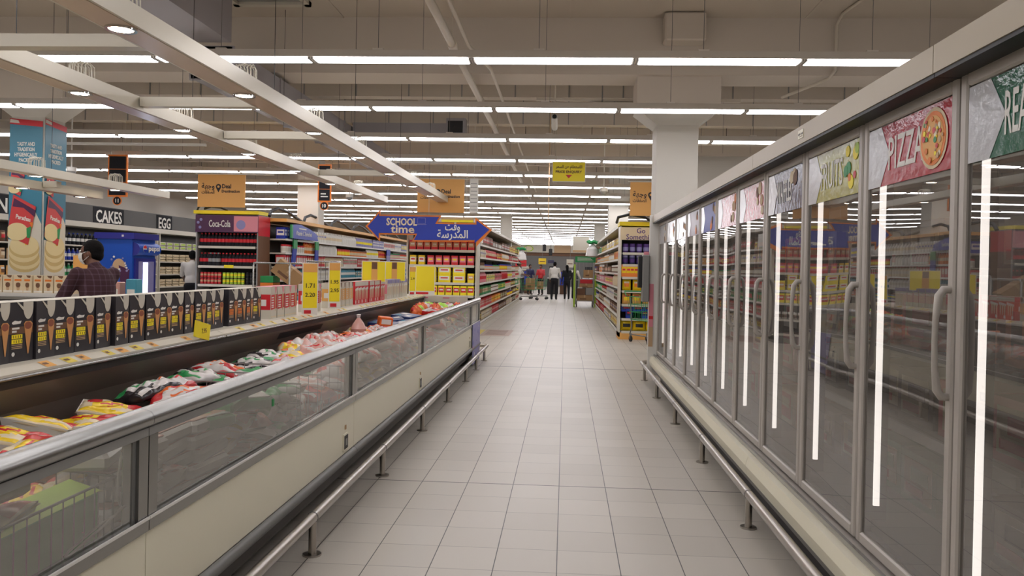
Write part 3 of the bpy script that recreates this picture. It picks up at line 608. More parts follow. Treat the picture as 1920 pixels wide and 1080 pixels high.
for k, a, b, lab in seq:
    y = a + .07
    while y <= b - .05:
        inst(CB[k], 'ice_cream_box', lab, 'ice cream box', (-2.335 + random.uniform(-.006, .006), y, .985), R(random.uniform(-4, 4)), lab.replace(' box', ' boxes', 1))
        y += .1425 if random.random() < .85 else .16
def sign_card(name, lab, c, w, h, rot, body, k, extra=None, foot=True):
    t = thing(name, lab, 'sign', (c[0], c[1], c[2] - h / 2), rz=rot)
    mb = MB(); mb.box(-w / 2 - .008, -.004, 0, w / 2 + .008, .004, h, 'white'); mb.part('board', t)
    mb = MB(); mb.box(-w / 2, -.006, .008 if extra not in ('red', 'tall') else h * .14, w / 2, -.004, h - .008, k)
    if extra == 'mid': mb.box(-.03, -.008, -.02, .045, -.006, h - .01, 'mustard'); mb.box(-.025, -.009, h * .62, .04, -.008, h * .95, 'brown')
    if extra == 'red': mb.box(-w / 2 + .02, -.007, .012, w / 2 - .09, -.005, h * .1, 'red')
    if extra == 'tall': mb.box(-w / 2, -.007, h * .82, w / 2, -.005, h - .008, 'mustard'); mb.box(-w / 2 + .01, -.007, .01, -w / 2 + .07, -.005, h * .1, 'red')
    mb.part('yellow_face', t)
    if foot: mb = MB(); mb.box(-.006, -.002, -.03, .006, .006, .01, 'white'); mb.part('foot', t)
    for b, z, s in body: text(t, 'lettering', b, (0, -.0075, z), *FX, s, 'black', bold=.01, ext=.0006)
    return t
sign_card('shelf_talker', 'tall yellow price sign between the two groups of pink boxes', (-2.22, 6.86, 1.2), .12, .46, R(28), [('1.71', .26, .055), ('2.20', .18, .05)], 'yellow', 'tall')
sign_card('shelf_talker', 'tall yellow price sign just before the gold boxes', (-2.22, 7.6, 1.22), .1, .44, R(28), [('1.95', .25, .05), ('2.95', .17, .05)], 'yellow', 'tall')
sign_card('yellow_sign', 'square plain yellow sign above the red boxes, nearer one of two', (-2.36, 9.75, 1.34), .28, .26, R(25), [], 'yellow', 'mid', foot=False)
sign_card('yellow_sign', 'square plain yellow sign above the red boxes, farther one of two', (-2.36, 10.9, 1.34), .31, .27, R(25), [], 'yellow', 'mid', foot=False)
sign_card('shelf_talker', 'narrow yellow price sign at the far end of the ledge', (-2.26, 11.75, 1.2), .09, .42, R(20), [('2.9', .24, .05)], 'yellow', 'tall')
sign_card('yellow_sign', 'large plain yellow sign with a red flash standing at the end of the island freezer', (-2.17, 12.25, 1.2), .31, .45, 0, [], 'yellow', 'red', foot=False)
# holders for the two square signs
for y in (9.75, 10.9):
    mb = MB(); mb.cyl((-2.36, y + .01, .985), (-2.36, y + .01, 1.24), .006, 'white'); mb.solo('sign_stem', 'thin white stem holding up the %s square yellow sign' % ('nearer' if y < 10 else 'farther'), 'stem', (-2.36, y, .985))

# ---------------------------------------------------------------- frozen food in the tub
def bag(L, Wd, H, ks, seed, tray=False):
    rnd = random.Random(seed); nx, ny = 26, 18; mb = MB(); top = []; bot = []
    ph = [rnd.uniform(0, 6) for _ in range(6)]
    def hgt(u, v): return (max(0, (1 - abs(u) ** 3) * (1 - abs(v) ** 3))) ** .45
    P = {}
    for i in range(nx + 1):
        for j in range(ny + 1):
            u, v = -1 + 2 * i / nx, -1 + 2 * j / ny
            cr = .12 * math.sin(5 * u + ph[0] + 3 * v) + .1 * math.sin(9 * v + ph[1] - 4 * u) + .06 * math.sin(14 * u + ph[2])
            z = H * hgt(u, v) * (1 + cr)
            P[i, j] = (u * L / 2 * (1 + .03 * math.sin(7 * v + ph[3])), v * Wd / 2 * (1 + .04 * math.sin(6 * u + ph[4])), z)
    pts = [P[i, j] for i in range(nx + 1) for j in range(ny + 1)]; lo = [(p[0], p[1], -p[2] * .25) for p in pts]
    for i in range(nx):
        for j in range(ny):
            u, v = -1 + 2 * (i + .5) / nx, -1 + 2 * (j + .5) / ny
            k = ks[0]; w = .12 * math.sin(3 * u + ph[5])
            if abs(u) < .9 and abs(v) < .9:
                if -.62 < u < .5 and -.45 < v + w < .55: k = ks[1]
                if -.4 < u < .3 and (.1 < v + w < .25 or -.2 < v + w < -.08): k = ks[2] if ks[2] != ks[0] else 'g_dark'
                if u > .45 and v > -.1 + w: k = ks[2]
                if v < -.6 + w: k = ks[1]
                if (u + .62) ** 2 + (v - .6) ** 2 < .07: k = ks[2]
            a = i * (ny + 1) + j
            mb.add([pts[a], pts[a + ny + 1], pts[a + ny + 2], pts[a + 1]], [(0, 1, 2, 3)], k, True)
            mb.add([lo[a], lo[a + 1], lo[a + ny + 2], lo[a + ny + 1]], [(0, 1, 2, 3)], ks[0], True)
    if tray:
        a, b = L / 2, Wd / 2
        mb.add([(-a, -b, H * .3), (a, -b, H * .3), (a, b, H * .3), (-a, b, H * .3), (-a * .85, -b * .85, -.035), (a * .85, -b * .85, -.035), (a * .85, b * .85, -.035), (-a * .85, b * .85, -.035)], [(0, 4, 5, 1), (1, 5, 6, 2), (2, 6, 7, 3), (3, 7, 4, 0), (4, 7, 6, 5)], 'white')
    me = mb.mesh('frozen_bag')
    # weld so that the folds shade smoothly
    import bmesh
    bm = bmesh.new(); bm.from_mesh(me); bmesh.ops.remove_doubles(bm, verts=bm.verts, dist=1e-5); bm.to_mesh(me); bm.free()
    return me
BG = [('white tray with red and yellow print', bag(.26, .17, .03, ('g_cream', 'g_yellow', 'g_red'), 1, True), 'tray'),
      ('wrapped pink meat tray', bag(.25, .17, .028, ('g_pink', 'g_white', 'g_red'), 2, True), 'tray'),
      ('dark bag with green and white print', bag(.3, .2, .06, ('g_dark', 'g_white', 'g_green'), 3), 'bag'),
      ('red and white frozen bag', bag(.3, .2, .07, ('g_red', 'g_white', 'g_orange'), 4), 'bag'),
      ('yellow and orange frozen bag', bag(.3, .2, .07, ('g_cream', 'g_yellow', 'g_orange'), 5), 'bag'),
      ('pale crumpled frozen bag', bag(.28, .2, .08, ('g_white', 'g_pink', 'g_red'), 6), 'bag'),
      ('white and green frozen bag', bag(.28, .2, .06, ('g_white', 'g_green', 'g_white'), 7), 'bag'),
      ('orange net bag', bag(.2, .16, .1, ('g_orange', 'g_orange', 'g_red'), 8), 'bag'),
      ('bright lime green bag', bag(.2, .16, .09, ('g_lime', 'g_lime', 'g_white'), 9), 'bag'),
      ('purple brown frozen bag', bag(.26, .18, .06, ('g_dark', 'g_orange', 'g_dark'), 10), 'bag')]
zones = [(.2, 2.4, [0, 1, 0, 6], 'nearest freezer section'), (2.45, 3.6, [0, 0, 1], 'near end of the second section'), (3.6, 4.9, [1, 2, 6, 3], 'far end of the second section'),
         (5.0, 6.2, [2, 6, 4, 5, 3], 'near half of the third section'), (6.2, 7.4, [5, 5, 3, 9], 'far half of the third section'), (7.5, 8.8, [4, 3, 9, 5], 'before the dark blue boxes'),
         (9.5, 10.6, [3, 5, 9, 0], 'just behind the dark blue boxes'), (10.6, 12.1, [7, 8, 3, 5, 8], 'far end of the island freezer')]
for a, b, ids, wh in zones:
    # filling layers, then the ones on top
    for layer in range(3):
        z = (.545 if b < 7.45 else (.5 if b < 10.65 else .59)) + .085 * layer
        y = a + .1
        while y < b - .05:
            for x in ((-1.52, -1.76, -2.0) if layer < 2 else (-1.53, -1.78, -2.01)):
                nm, me, ct = BG[random.choice(ids)]
                lab = nm + (' on top, ' if layer == 2 else ' %s, ' % ('at the bottom' if layer == 0 else 'underneath')) + wh
                hz = random.uniform(-.01, .035) + (.02 if layer == 2 and x < -1.6 else 0)
                inst(me, 'frozen_food_' + ct, lab, 'frozen food ' + ct, (x + random.uniform(-.02, .02), y + random.uniform(-.04, .04), z + hz), (R(random.uniform(-14, 14)), R(random.uniform(-12, 12)), R(random.choice([0, 90]) + random.uniform(-25, 25))), lab)
            y += .235
for i, (x, y, z) in enumerate([(-1.75, 8.85, .76), (-1.95, 9.05, .77), (-1.6, 9.15, .76), (-1.85, 9.3, .80), (-1.98, 8.7, .75)]):
    mb = MB(); mb.rbox(-.11, -.15, 0, .11, .15, .045, 'g_blue', .004); mb.box(-.08, -.1, .045, -.02, -.03, .0465, 'white'); mb.box(.01, .02, .045, .08, .1, .0465, 'white'); mb.box(-.08, .03, .045, -.04, .11, .0465, 'teal'); mb.box(.1101, -.1, .01, .111, .1, .035, 'white')
    o = mb.solo('frozen_fish_box', 'dark blue frozen food box with white labels lying in the long freezer section', 'box', group='dark blue frozen boxes'); o.location = (x, y, z); o.rotation_euler = (R(4), R(-5), R(20 * i))
mb = MB(); mb.rbox(-.07, -.05, 0, .07, .05, .09, 'g_orange', .006); mb.box(-.05, -.051, .02, .05, -.05, .07, 'white')
o = mb.solo('frozen_pastry_box', 'small orange and white box on the heap before the dark blue boxes', 'box'); o.location = (-1.85, 8.15, .8); o.rotation_euler = (.1, .1, .5)
# a pale twisted bag standing up in the third section
mb = MB(); mb.lathe([(.0, 0, 'g_pink'), (.07, 0, 'g_pink'), (.075, .04, 'g_pink'), (.05, .09, 'g_pink'), (.015, .14, 'film'), (.022, .17, 'film'), (.004, .175, 'film')], (-1.9, 7.3, .79), 12)
mb.solo('twisted_bag', 'pale bag with a twisted top standing in the third freezer section', 'bag', (-1.9, 7.3, .79))
# green box, wire divider, cable and big trays behind the nearest glass
M('g_bright', '35b04c', .5)
for j, y in enumerate((4.05, 4.4, 4.8, 6.6)):
    mb = MB(); mb.tube([(-1.35, y, .5), (-1.35, y, .8), (-2.1, y, .8), (-2.1, y, .5)], .004, 'grey', 6); mb.tube([(-1.35, y, .7), (-2.1, y, .7)], .003, 'grey', 5)
    for i in range(14): mb.tube([(-1.37 - i * .053, y, .5), (-1.37 - i * .053, y, .8)], .002, 'grey', 4)
    mb.solo('wire_divider', ['grey wire divider crossing the tub, nearest of three in the second section', 'grey wire divider crossing the tub, middle of three in the second section', 'grey wire divider crossing the tub at the far end of the second section', 'grey wire divider crossing the tub in the third section'][j], 'wire divider', (-1.7, y, .5))
t = thing('green_carton', 'bright green carton behind the nearest freezer glass', 'carton', (-1.5, 1.9, .4))
mb = MB(); mb.rbox(-1.56, 1.35, .4, -1.37, 2.3, .735, 'g_bright', .008); mb.part('body', t)
mb = MB(); mb.add([(-1.365, 1.4, .73), (-1.365, 2.3, .735), (-1.45, 2.28, .77), (-1.45, 1.4, .765)], [(0, 1, 2, 3)], 'lime'); mb.part('flap', t)
mb = MB(); mb.tube([(-1.355, 1.3, .76), (-1.355, 2.36, .76), (-1.57, 2.38, .77)], .004, 'midgrey', 6); mb.tube([(-1.355, 1.3, .4), (-1.355, 2.36, .4)], .004, 'midgrey', 6); mb.tube([(-1.355, 1.3, .58), (-1.355, 2.36, .58)], .003, 'midgrey', 6)
for i in range(22): mb.tube([(-1.355, 1.32 + i * .049, .4), (-1.355, 1.32 + i * .049, .76)], .002, 'midgrey', 5)
for i in range(5): mb.tube([(-1.37 - i * .045, 2.37, .4), (-1.37 - i * .045, 2.37, .765)], .002, 'midgrey', 5)
mb.solo('wire_divider', 'grey wire basket divider around the green carton behind the glass', 'wire divider', (-1.36, 1.9, .4))
mb = MB(); mb.tube([(-1.345, 2.37, .82), (-1.342, 2.35, .76), (-1.342, 2.35, .70), (-1.34, 2.365, .665), (-1.338, 2.33, .652), (-1.338, 2.25, .648), (-1.337, 2.17, .636), (-1.336, 2.1, .622), (-1.334, 2.08, .616), (-1.332, 2.085, .612), (-1.331, 2.1, .613), (-1.33, 2.17, .628), (-1.33, 2.25, .642), (-1.331, 2.33, .66), (-1.332, 2.37, .668)], .004, 'white', 6)
mb.solo('white_cable', 'looped white cable hanging inside the nearest freezer glass', 'cable', (-1.34, 2.3, .62))
mb = MB(); mb.rbox(-.1, -.14, 0, .1, .14, .05, 'film', .012); mb.rbox(-.085, -.125, .05, .085, .125, .056, 'g_pink', .002); mb.box(-.05, -.08, .056, .03, .06, .058, 'white'); BT = mb.mesh('meat_tray')
for j in range(7):
    for i in range(3): inst(BT, 'meat_tray', 'white tray in the stack behind the nearest freezer glass, beside the green carton' if j else 'white tray lying on edge level with the green carton top', 'meat tray', (-1.48 - .03 * (i % 2), [2.55, 2.85, 3.1][i] if j % 2 else [2.6, 2.88, 3.12][i], .42 + .056 * j), R(random.uniform(-8, 8)), 'white meat trays stacked behind the glass')
for j, (y, z) in enumerate([(2.45, .8), (1.9, .82), (1.6, .8)]):
    inst(BT, 'meat_tray', ['pink topped meat tray resting above the wire divider corner', 'pink topped meat tray above the green carton', 'pink topped meat tray above the near end of the green carton'][j], 'meat tray', (-1.5, y, z - .02), R(15 - 20 * j), 'meat trays above the green carton')
mb = MB(); mb.rbox(-.1, -.15, 0, .1, .15, .05, 'g_green', .01); mb.rbox(-.085, -.13, .05, .085, .13, .056, 'g_white', .002); mb.box(-.04, -.03, .056, .04, .07, .058, 'g_green'); GT = mb.mesh('green_pack')
for j, (y, z, r) in enumerate([(3.35, .79, 10), (3.1, .755, -25), (3.62, .76, 40)]):
    inst(GT, 'frozen_vegetable_pack', ['green and white pack on top behind the second freezer glass', 'green and white pack leaning left of the top one behind the glass', 'green and white pack half hidden behind the second freezer glass'][j], 'frozen pack', (-1.48, y, z), R(r), 'green and white packs behind the glass')
# ================================================================ PRODUCTS
def carton(w, d, h, c, c2, c3='white', nm='carton'):
    mb = MB(); mb.box(-w / 2, -d / 2, 0, w / 2, d / 2, h, c); e = .001
    for s in (-1, 1):
        y = s * (d / 2 + e); mb.box(-w * .42, min(y, y - s * e), h * .3, w * .42, max(y, y - s * e), h * .8, c2); y2 = s * (d / 2 + 2 * e)
        mb.box(-w * .3, min(y2, y2 - s * e), h * .5, w * .3, max(y2, y2 - s * e), h * .66, c3)
        x = s * (w / 2 + e); mb.box(min(x, x - s * e), -d * .42, h * .3, max(x, x - s * e), d * .42, h * .8, c2); x2 = s * (w / 2 + 2 * e)
        mb.box(min(x2, x2 - s * e), -d * .3, h * .5, max(x2, x2 - s * e), d * .3, h * .66, c3)
    return mb.mesh(nm)
def bottle(r, h, c, lab, cap, nm='bottle'):
    mb = MB(); mb.lathe([(r * .7, 0, c), (r, h * .04, c), (r, h * .3, lab), (r * 1.01, h * .56, c), (r * .96, h * .64, c), (r * .42, h * .86, c), (r * .38, h * .9, cap), (r * .42, h * .905, cap), (r * .42, h, cap), (.001, h, cap)], (0, 0, 0), 10); return mb.mesh(nm)
def can(r, h, c, c2, nm='can'):
    mb = MB(); mb.lathe([(r * .85, 0, 'chrome'), (r, h * .05, c), (r, h * .4, c2), (r * 1.003, h * .7, c), (r, h * .93, 'chrome'), (r * .85, h, 'chrome'), (.001, h * .985, 'chrome')], (0, 0, 0), 10); return mb.mesh(nm)
def jar(r, h, c, lab, cap, nm='jar'):
    mb = MB(); mb.lathe([(r * .9, 0, c), (r, h * .06, c), (r, h * .2, lab), (r * 1.01, h * .62, c), (r, h * .78, cap), (r * .98, h * .8, cap), (r * .98, h, cap), (.001, h, cap)], (0, 0, 0), 10); return mb.mesh(nm)
def pouch(w, d, h, c, c2, c3, nm='pouch'):
    mb = MB(); n = 5; m = 6
    for s in (-1, 1):
        P = [[(w * (-.5 + i / n), s * d / 2 * math.sin(math.pi * min(1, max(0, i / n))) ** .6 * (math.sin(math.pi * (j / m * .92 + .04)) ** .5), h * j / m) for i in range(n + 1)] for j in range(m + 1)]
        for j in range(m):
            for i in range(n):
                k = c2 if (1 <= i <= 3 and 2 <= j <= 3) else (c3 if j == 4 and 1 <= i <= 3 else c)
                q = [P[j][i], P[j][i + 1], P[j + 1][i + 1], P[j + 1][i]]
                mb.add(q if s < 0 else q[::-1], [(0, 1, 2, 3)], k, False)
    return mb.mesh(nm)
PK = {}
def pk(key, fn, *a): 
    if key not in PK: PK[key] = fn(*a)
    return PK[key]
KINDS = {  # name, category, maker(c1,c2,c3), width, depth, height
    'carton': ('food_carton', 'carton', lambda a, b, c: carton(.13, .2, .19, a, b, c), .145, .19),
    'tall': ('juice_carton', 'juice carton', lambda a, b, c: carton(.1, .2, .25, a, b, c), .115, .25),
    'bottle': ('drink_bottle', 'bottle', lambda a, b, c: bottle(.048, .27, a, b, c), .105, .27),
    'jar': ('food_jar', 'jar', lambda a, b, c: jar(.05, .14, a, b, c), .112, .14),
    'tub': ('food_tub', 'tub', lambda a, b, c: jar(.06, .18, a, b, c), .13, .18),
    'can': ('drink_can', 'can', lambda a, b, c: can(.034, .125, a, b), .074, .125),
    'pouch': ('snack_bag', 'bag', lambda a, b, c: pouch(.17, .1, .22, a, b, c), .18, .22),
    'wide': ('multipack_box', 'box', lambda a, b, c: carton(.25, .22, .16, a, b, c), .262, .16)}
def shelf_run(kind, cols, along, front, z, a, b, face, lab, rows=1, depth_off=.1, lift=0, step=None, name=None):
    """products side by side from a to b along the shelf; face: 'S' towards -Y (along X), 'E' towards +X, 'W' towards -X (along Y)"""
    nm0, cat, mk, w, h = KINDS[kind]; name = name or nm0; me = pk((kind,) + cols, mk, *cols); w = step or w
    n = max(1, int((b - a) / w + .001)); st = (b - a) / n
    for r in range(rows):
        for i in range(n):
            p = a + st * (i + .5)
            if face == 'S': loc = (p, front + depth_off, z + r * (h + .002)); rz = 0
            elif face == 'E': loc = (front - depth_off, p, z + r * (h + .002)); rz = R(90)
            else: loc = (front + depth_off, p, z + r * (h + .002)); rz = R(-90)
            inst(me, name, lab, cat, loc, rz + R(random.uniform(-3, 3)), lab)
def plural(k): return k

# ================================================================ END CAPS
def endcap(lab, x0, x1, y0, y1, levels, top, frame='midgrey', side=None, panel=None):
    t = thing('end_display', lab, 'shelf', ((x0 + x1) / 2, y0, 0))
    mb = MB(); mb.box(x0, y1 - .04, .05, x1, y1, top, 'black'); mb.part('back_panel', t)
    for x in (x0, x1 - .03):
        mb = MB(); mb.box(x, y0, .05, x + .03, y1, top, side or frame); mb.part('side_panel', t)
    mb = MB(); mb.box(x0, y0, 0, x1, y1, .14, panel or frame); mb.part('base', t)
    for z in levels:
        mb = MB(); mb.box(x0 + .03, y0 + .02, z - .03, x1 - .03, y1 - .04, z, frame); s = mb.part('shelf', t)
        mb = MB(); mb.box(x0 + .06, y0 - .005, z - .045, x1 - .06, y0 + .02, z + .005, 'offwhite'); mb.part('price_strip', s)
    return t
# left red and yellow end display
EX0, EX1 = -3.27, -1.81
t = endcap('end display packed with red and yellow boxes below the blue arrow sign', EX0, EX1, 16.3, 16.9, [.2, .5, .83, 1.09, 1.45, 1.76], 2.3, 'midgrey', 'offwhite')
L = 'red and cream carton on the %s shelf of the display under the arrow sign'
shelf_run('carton', ('red', 'tan', 'white'), 0, 16.3, 1.765, EX0 + .05, EX1 - .05, 'S', 'red carton on the top shelf below the blue arrow sign')
shelf_run('carton', ('g_yellow', 'white', 'red'), 0, 16.3, 1.455, EX0 + .05, EX0 + .4, 'S', 'yellow carton left of the red ones on the second shelf below the arrow', 1, .1)
shelf_run('carton', ('red', 'pink', 'yellow'), 0, 16.3, 1.455, EX0 + .42, EX1 - .05, 'S', 'red and pink carton on the second shelf below the arrow', 1, .1)
for r, zz in ((0, 1.095),):
    shelf_run('wide', ('yellow', 'white', 'red'), 0, 16.3, zz, EX0 + .05, EX1 - .22, 'S', 'wide yellow box with a white label on the third shelf below the arrow', 2, .12)
    shelf_run('carton', ('yellow', 'mustard', 'white'), 0, 16.3, zz, EX1 - .2, EX1 - .04, 'S', 'narrow yellow carton at the right end of the third shelf', 1)
shelf_run('carton', ('yellow', 'red', 'white'), 0, 16.3, .835, EX0 + .05, EX1 - .04, 'S', 'small yellow carton with a red mark on the fourth shelf below the arrow', 1)
shelf_run('jar', ('offwhite', 'brown', 'white'), 0, 16.3, .505, EX0 + .05, EX1 - .04, 'S', 'white lidded jar low on the display behind the island freezer', 1)
# right end display
FX0, FX1 = 1.11, 2.05
t = endcap('end display with purple tubs, orange packs and yellow bags right of the aisle', FX0, FX1, 16.5, 17.1, [.17, .43, .72, 1.0, 1.28, 1.54, 1.78], 2.32, 'midgrey', 'offwhite', 'mustard')
mb = MB(); mb.box(FX0, 16.48, 2.04, FX1, 16.5, 2.3, 'beige'); h = mb.part('header_board', t)
text(h, 'lettering', 'Go\nSomething', ((FX0 + FX1) / 2 - .05, 16.478, 2.15), *FX, .15, 'purple', bold=.01, width=.6)
mb = MB(); mb.box(FX0 - .02, 16.45, 2.33, FX1, 17.1, 2.41, 'yellow'); mb.part('yellow_top_rail', t)
shelf_run('tub', ('purple', 'lilac', 'purple'), 0, 16.5, 1.785, FX0 + .05, FX1 - .05, 'S', 'purple tub on the top shelf of the right end display')
shelf_run('tub', ('navy', 'purple', 'lilac'), 0, 16.5, 1.545, FX0 + .05, FX1 - .05, 'S', 'dark purple tub on the second shelf of the right end display')
shelf_run('tall', ('orange', 'g_yellow', 'red'), 0, 16.5, 1.285, FX0 + .05, FX1 - .05, 'S', 'upright orange pack on the third shelf of the right end display', step=.08)
shelf_run('pouch', ('g_yellow', 'orange', 'beige'), 0, 16.5, 1.005, FX0 + .05, FX1 - .05, 'S', 'yellow snack bag on the fourth shelf of the right end display')
shelf_run('pouch', ('mustard', 'g_yellow', 'red'), 0, 16.5, .725, FX0 + .05, FX1 - .05, 'S', 'golden snack bag on the fifth shelf of the right end display')
shelf_run('carton', ('blue', 'navy', 'red'), 0, 16.5, .435, FX0 + .05, FX1 - .25, 'S', 'blue box on the sixth shelf of the right end display', 1, step=.24)
for i in range(3): inst(pk('bluebox', carton, .23, .3, .13, 'blue', 'navy', 'red'), 'blue_box', 'upper blue box stacked on the sixth shelf of the right end display', 'box', (FX0 + .17 + .235 * i, 16.68, .57), 0, 'upper blue boxes of the right end display')
for i in range(3):
    t2 = inst(pk('teabag', pouch, .25, .16, .22, 'g_yellow', 'black', 'g_yellow'), 'tea_bag_pack', 'yellow pack with black writing on the lowest shelf of the right end display', 'bag', (FX0 + .17 + .26 * i, 16.62, .175), 0, 'yellow packs with black writing')

# cola end display
CX0, CX1 = -7.72, -6.39
t = endcap('dark cola end display with a purple header board', CX0, CX1, 16.3, 16.95, [.25, .6, .95, 1.34, 1.75], 2.42, 'midgrey', 'grey')
mb = MB(); mb.box(CX0, 16.27, 2.04, CX1, 16.3, 2.4, 'glosspurple'); mb.box(-6.9, 16.268, 2.06, CX1 + .0, 16.27, 2.38, 'pink')
for x, z, r in ((-7.6, 2.3, .03), (-7.66, 2.24, .03), (-7.62, 2.14, .03), (-6.75, 2.2, .1)): mb.prism(circ((x, 16.267, z), r, 'Y', 14), (0, -.001, 0), 'lilac')
h = mb.part('header_board', t)
text(h, 'lettering', 'Coca-Cola', (-7.2, 16.262, 2.22), *FX, .2, 'white', bold=.015, width=.46)
mb = MB(); mb.box(CX0 - .03, 16.24, 2.42, CX1 + .02, 16.95, 2.49, 'yellow'); mb.part('yellow_top_rail', t)
mb = MB(); mb.box(CX1 - .002, 16.3, 1.98, CX1 + .004, 16.95, 2.4, 'red'); mb.box(CX1 - .002, 16.3, .9, CX1 + .003, 16.95, 1.98, 'brown'); mb.part('red_side_board', t)
mb = MB(); mb.box(-7.1, 16.28, 1.3, -6.9, 16.285, 1.36, 'yellow'); mb.part('price_tag', t)
cola = lambda z, lab: shelf_run('bottle', ('clothblack', 'red', 'red'), 0, 16.3, z, CX0 + .05, CX1 - .05, 'S', lab, step=.075, name='cola_bottle')
cola(1.755, 'cola bottle with a red label on the top shelf under the purple header')
cola(1.345, 'cola bottle with a red label on the second shelf of the cola display')
shelf_run('bottle', ('clothblack', 'grey', 'grey'), 0, 16.2, 1.345, -7.45, -7.2, 'S', 'cola bottle with a silver label among the red ones, second shelf', step=.075, depth_off=.13, name='cola_bottle')
for r in range(2):
    w = ['lower', 'upper'][r]
    shelf_run('can', ('red', 'tan', 'x'), 0, 16.3, .955 + r * .13, CX0 + .06, -7.2, 'S', 'red can in the %s row on the third shelf of the cola display' % w)
    shelf_run('can', ('lime', 'yellow', 'x'), 0, 16.3, .955 + r * .13, -7.18, -6.7, 'S', 'yellow green can in the %s row on the third shelf of the cola display' % w)
    shelf_run('can', ('clothblack', 'black', 'x'), 0, 16.3, .955 + r * .13, -6.68, CX1 - .05, 'S', 'black can in the %s row on the third shelf of the cola display' % w)

# ================================================================ LONG GONDOLAS
def gondola(lab, x0, x1, y0, y1, faces, levels, top, rail_k='midgrey', bay=1.35):
    t = thing('shelf_gondola', lab, 'shelf', ((x0 + x1) / 2, y0, 0)); c = (x0 + x1) / 2
    mb = MB(); mb.box(c - .03, y0, .1, c + .03, y1, top, 'midgrey'); mb.part('back_panel', t)
    mb = MB(); mb.box(x0, y0, 0, x1, y1, .13, 'offwhite'); mb.box(x0 - .01, y0, .1, x1 + .01, y1, .15, 'alu'); mb.part('base', t)
    mb = MB(); mb.box(x0 - .02, y0, top + .02, x1 + .02, y1, top + .09, rail_k if rail_k != 'midgrey' else 'offwhite')
    mb.part('top_rail', t)
    for f in faces:
        s = 1 if f == 'E' else -1; xe = x1 if f == 'E' else x0
        for z in levels:
            mb = MB(); mb.box(c + s * .03, y0, z - .03, xe, y1, z, 'offwhite'); sh = mb.part('shelf', t)
            mb = MB(); mb.box(xe, y0, z - .035, xe + s * .012, y1, z + .008, 'white'); mb.part('price_strip', sh)
    y = y0
    while y <= y1 + .01:
        for f in faces:
            s = 1 if f == 'E' else -1; mb = MB(); mb.box(c + s * .03, y - .015, .1, c + s * .09, y + .015, top, 'grey'); mb.part('upright', t)
        y += bay * 2
    return t
PAL = ['red', 'orange', 'g_cream', 'brown', 'yellow', 'green', 'blue', 'white', 'pink', 'teal', 'tan', 'navy', 'lime', 'purple', 'beige', 'mustard']
CN = dict(cw, g_cream='cream', mustard='mustard', g_yellow='yellow', g_red='red')
def stock(gname, face, front, y0, y1, levels, kinds, pals, seed, blk=1.4, boxname='food_carton', wid=1.04):
    rnd = random.Random(seed); on = ['bottom', 'second', 'third', 'fourth', 'fifth', 'sixth', 'seventh', 'top']
    for li, z in enumerate(levels):
        y = y0; bi = 0
        while y < y1 - .4:
            L_ = min(blk * rnd.uniform(.7, 1.3), y1 - y); kd = rnd.choice(kinds[li % len(kinds)]); c = rnd.choice(pals[li % len(pals)]); c2 = rnd.choice(['white', 'beige', 'offwhite', 'red', 'yellow']); c3 = rnd.choice(['red', 'blue', 'green', 'brown', 'white'])
            name = boxname if kd in ('carton', 'wide') else KINDS[kd][0]; nm = name.replace('_', ' ')
            lab = '%s %s, %s block, %s shelf of %s' % (CN.get(c, c), nm, (ordn[bi] if bi < 16 else 'far'), on[li], gname)
            shelf_run(kd, (c, c2, c3), 0, front, z + .002, y, y + L_ - .03, face, lab, 1, .13 if kd in ('wide', 'tall', 'carton') else .08, step=KINDS[kd][3] * wid, name=name)
            y += L_; bi += 1
LV = [.15, .45, .75, 1.05, 1.35, 1.65, 1.95]
gondola('long shelf gondola left of the aisle behind the red and yellow display', -3.2, -1.97, 16.92, 34.5, 'E', LV, 2.35)
stock('the left aisle gondola', 'E', -1.97, 17, 34.4, LV, [['carton', 'wide'], ['jar', 'carton'], ['carton', 'tub'], ['carton', 'bottle'], ['tub', 'jar'], ['carton', 'pouch'], ['tall', 'carton']],
      [['red', 'brown', 'beige'], ['red', 'orange', 'brown'], ['brown', 'green', 'white'], ['red', 'pink', 'beige'], ['orange', 'brown', 'tan'], ['beige', 'red', 'mustard'], ['brown', 'tan', 'beige']], 3, 2.6, 'biscuit_box', 1.3)
gondola('long shelf gondola right of the aisle behind the purple tub display', 1.13, 2.2, 17.12, 32, 'W', LV, 2.3)
stock('the right aisle gondola', 'W', 1.13, 17.2, 31.9, LV, [['wide', 'carton'], ['carton', 'jar'], ['tub', 'carton'], ['bottle', 'carton'], ['tub', 'wide'], ['carton', 'tub'], ['pouch', 'carton']],
      [['red', 'brown', 'beige'], ['brown', 'white', 'pink'], ['brown', 'green', 'white'], ['tan', 'pink', 'beige'], ['orange', 'brown', 'teal'], ['beige', 'purple', 'mustard'], ['g_yellow', 'tan', 'green']], 5, 2.8, 'cereal_box', 1.4)
t = gondola('long drinks and household gondola behind the cola display', -7.4, -6.05, 16.97, 31, 'E', LV[1:], 2.3, 'mustard')
stock('the gondola behind the cola display', 'E', -6.05, 17, 31, LV[2:], [['can', 'carton'], ['bottle', 'carton'], ['tall', 'bottle'], ['bottle', 'tub'], ['tall', 'bottle']],
      [['orange', 'teal', 'blue'], ['white', 'pink', 'teal'], ['white', 'red', 'beige'], ['white', 'orange', 'pink'], ['white', 'blue', 'lilac', 'red']], 9, 1.5, 'juice_box', 1.12)
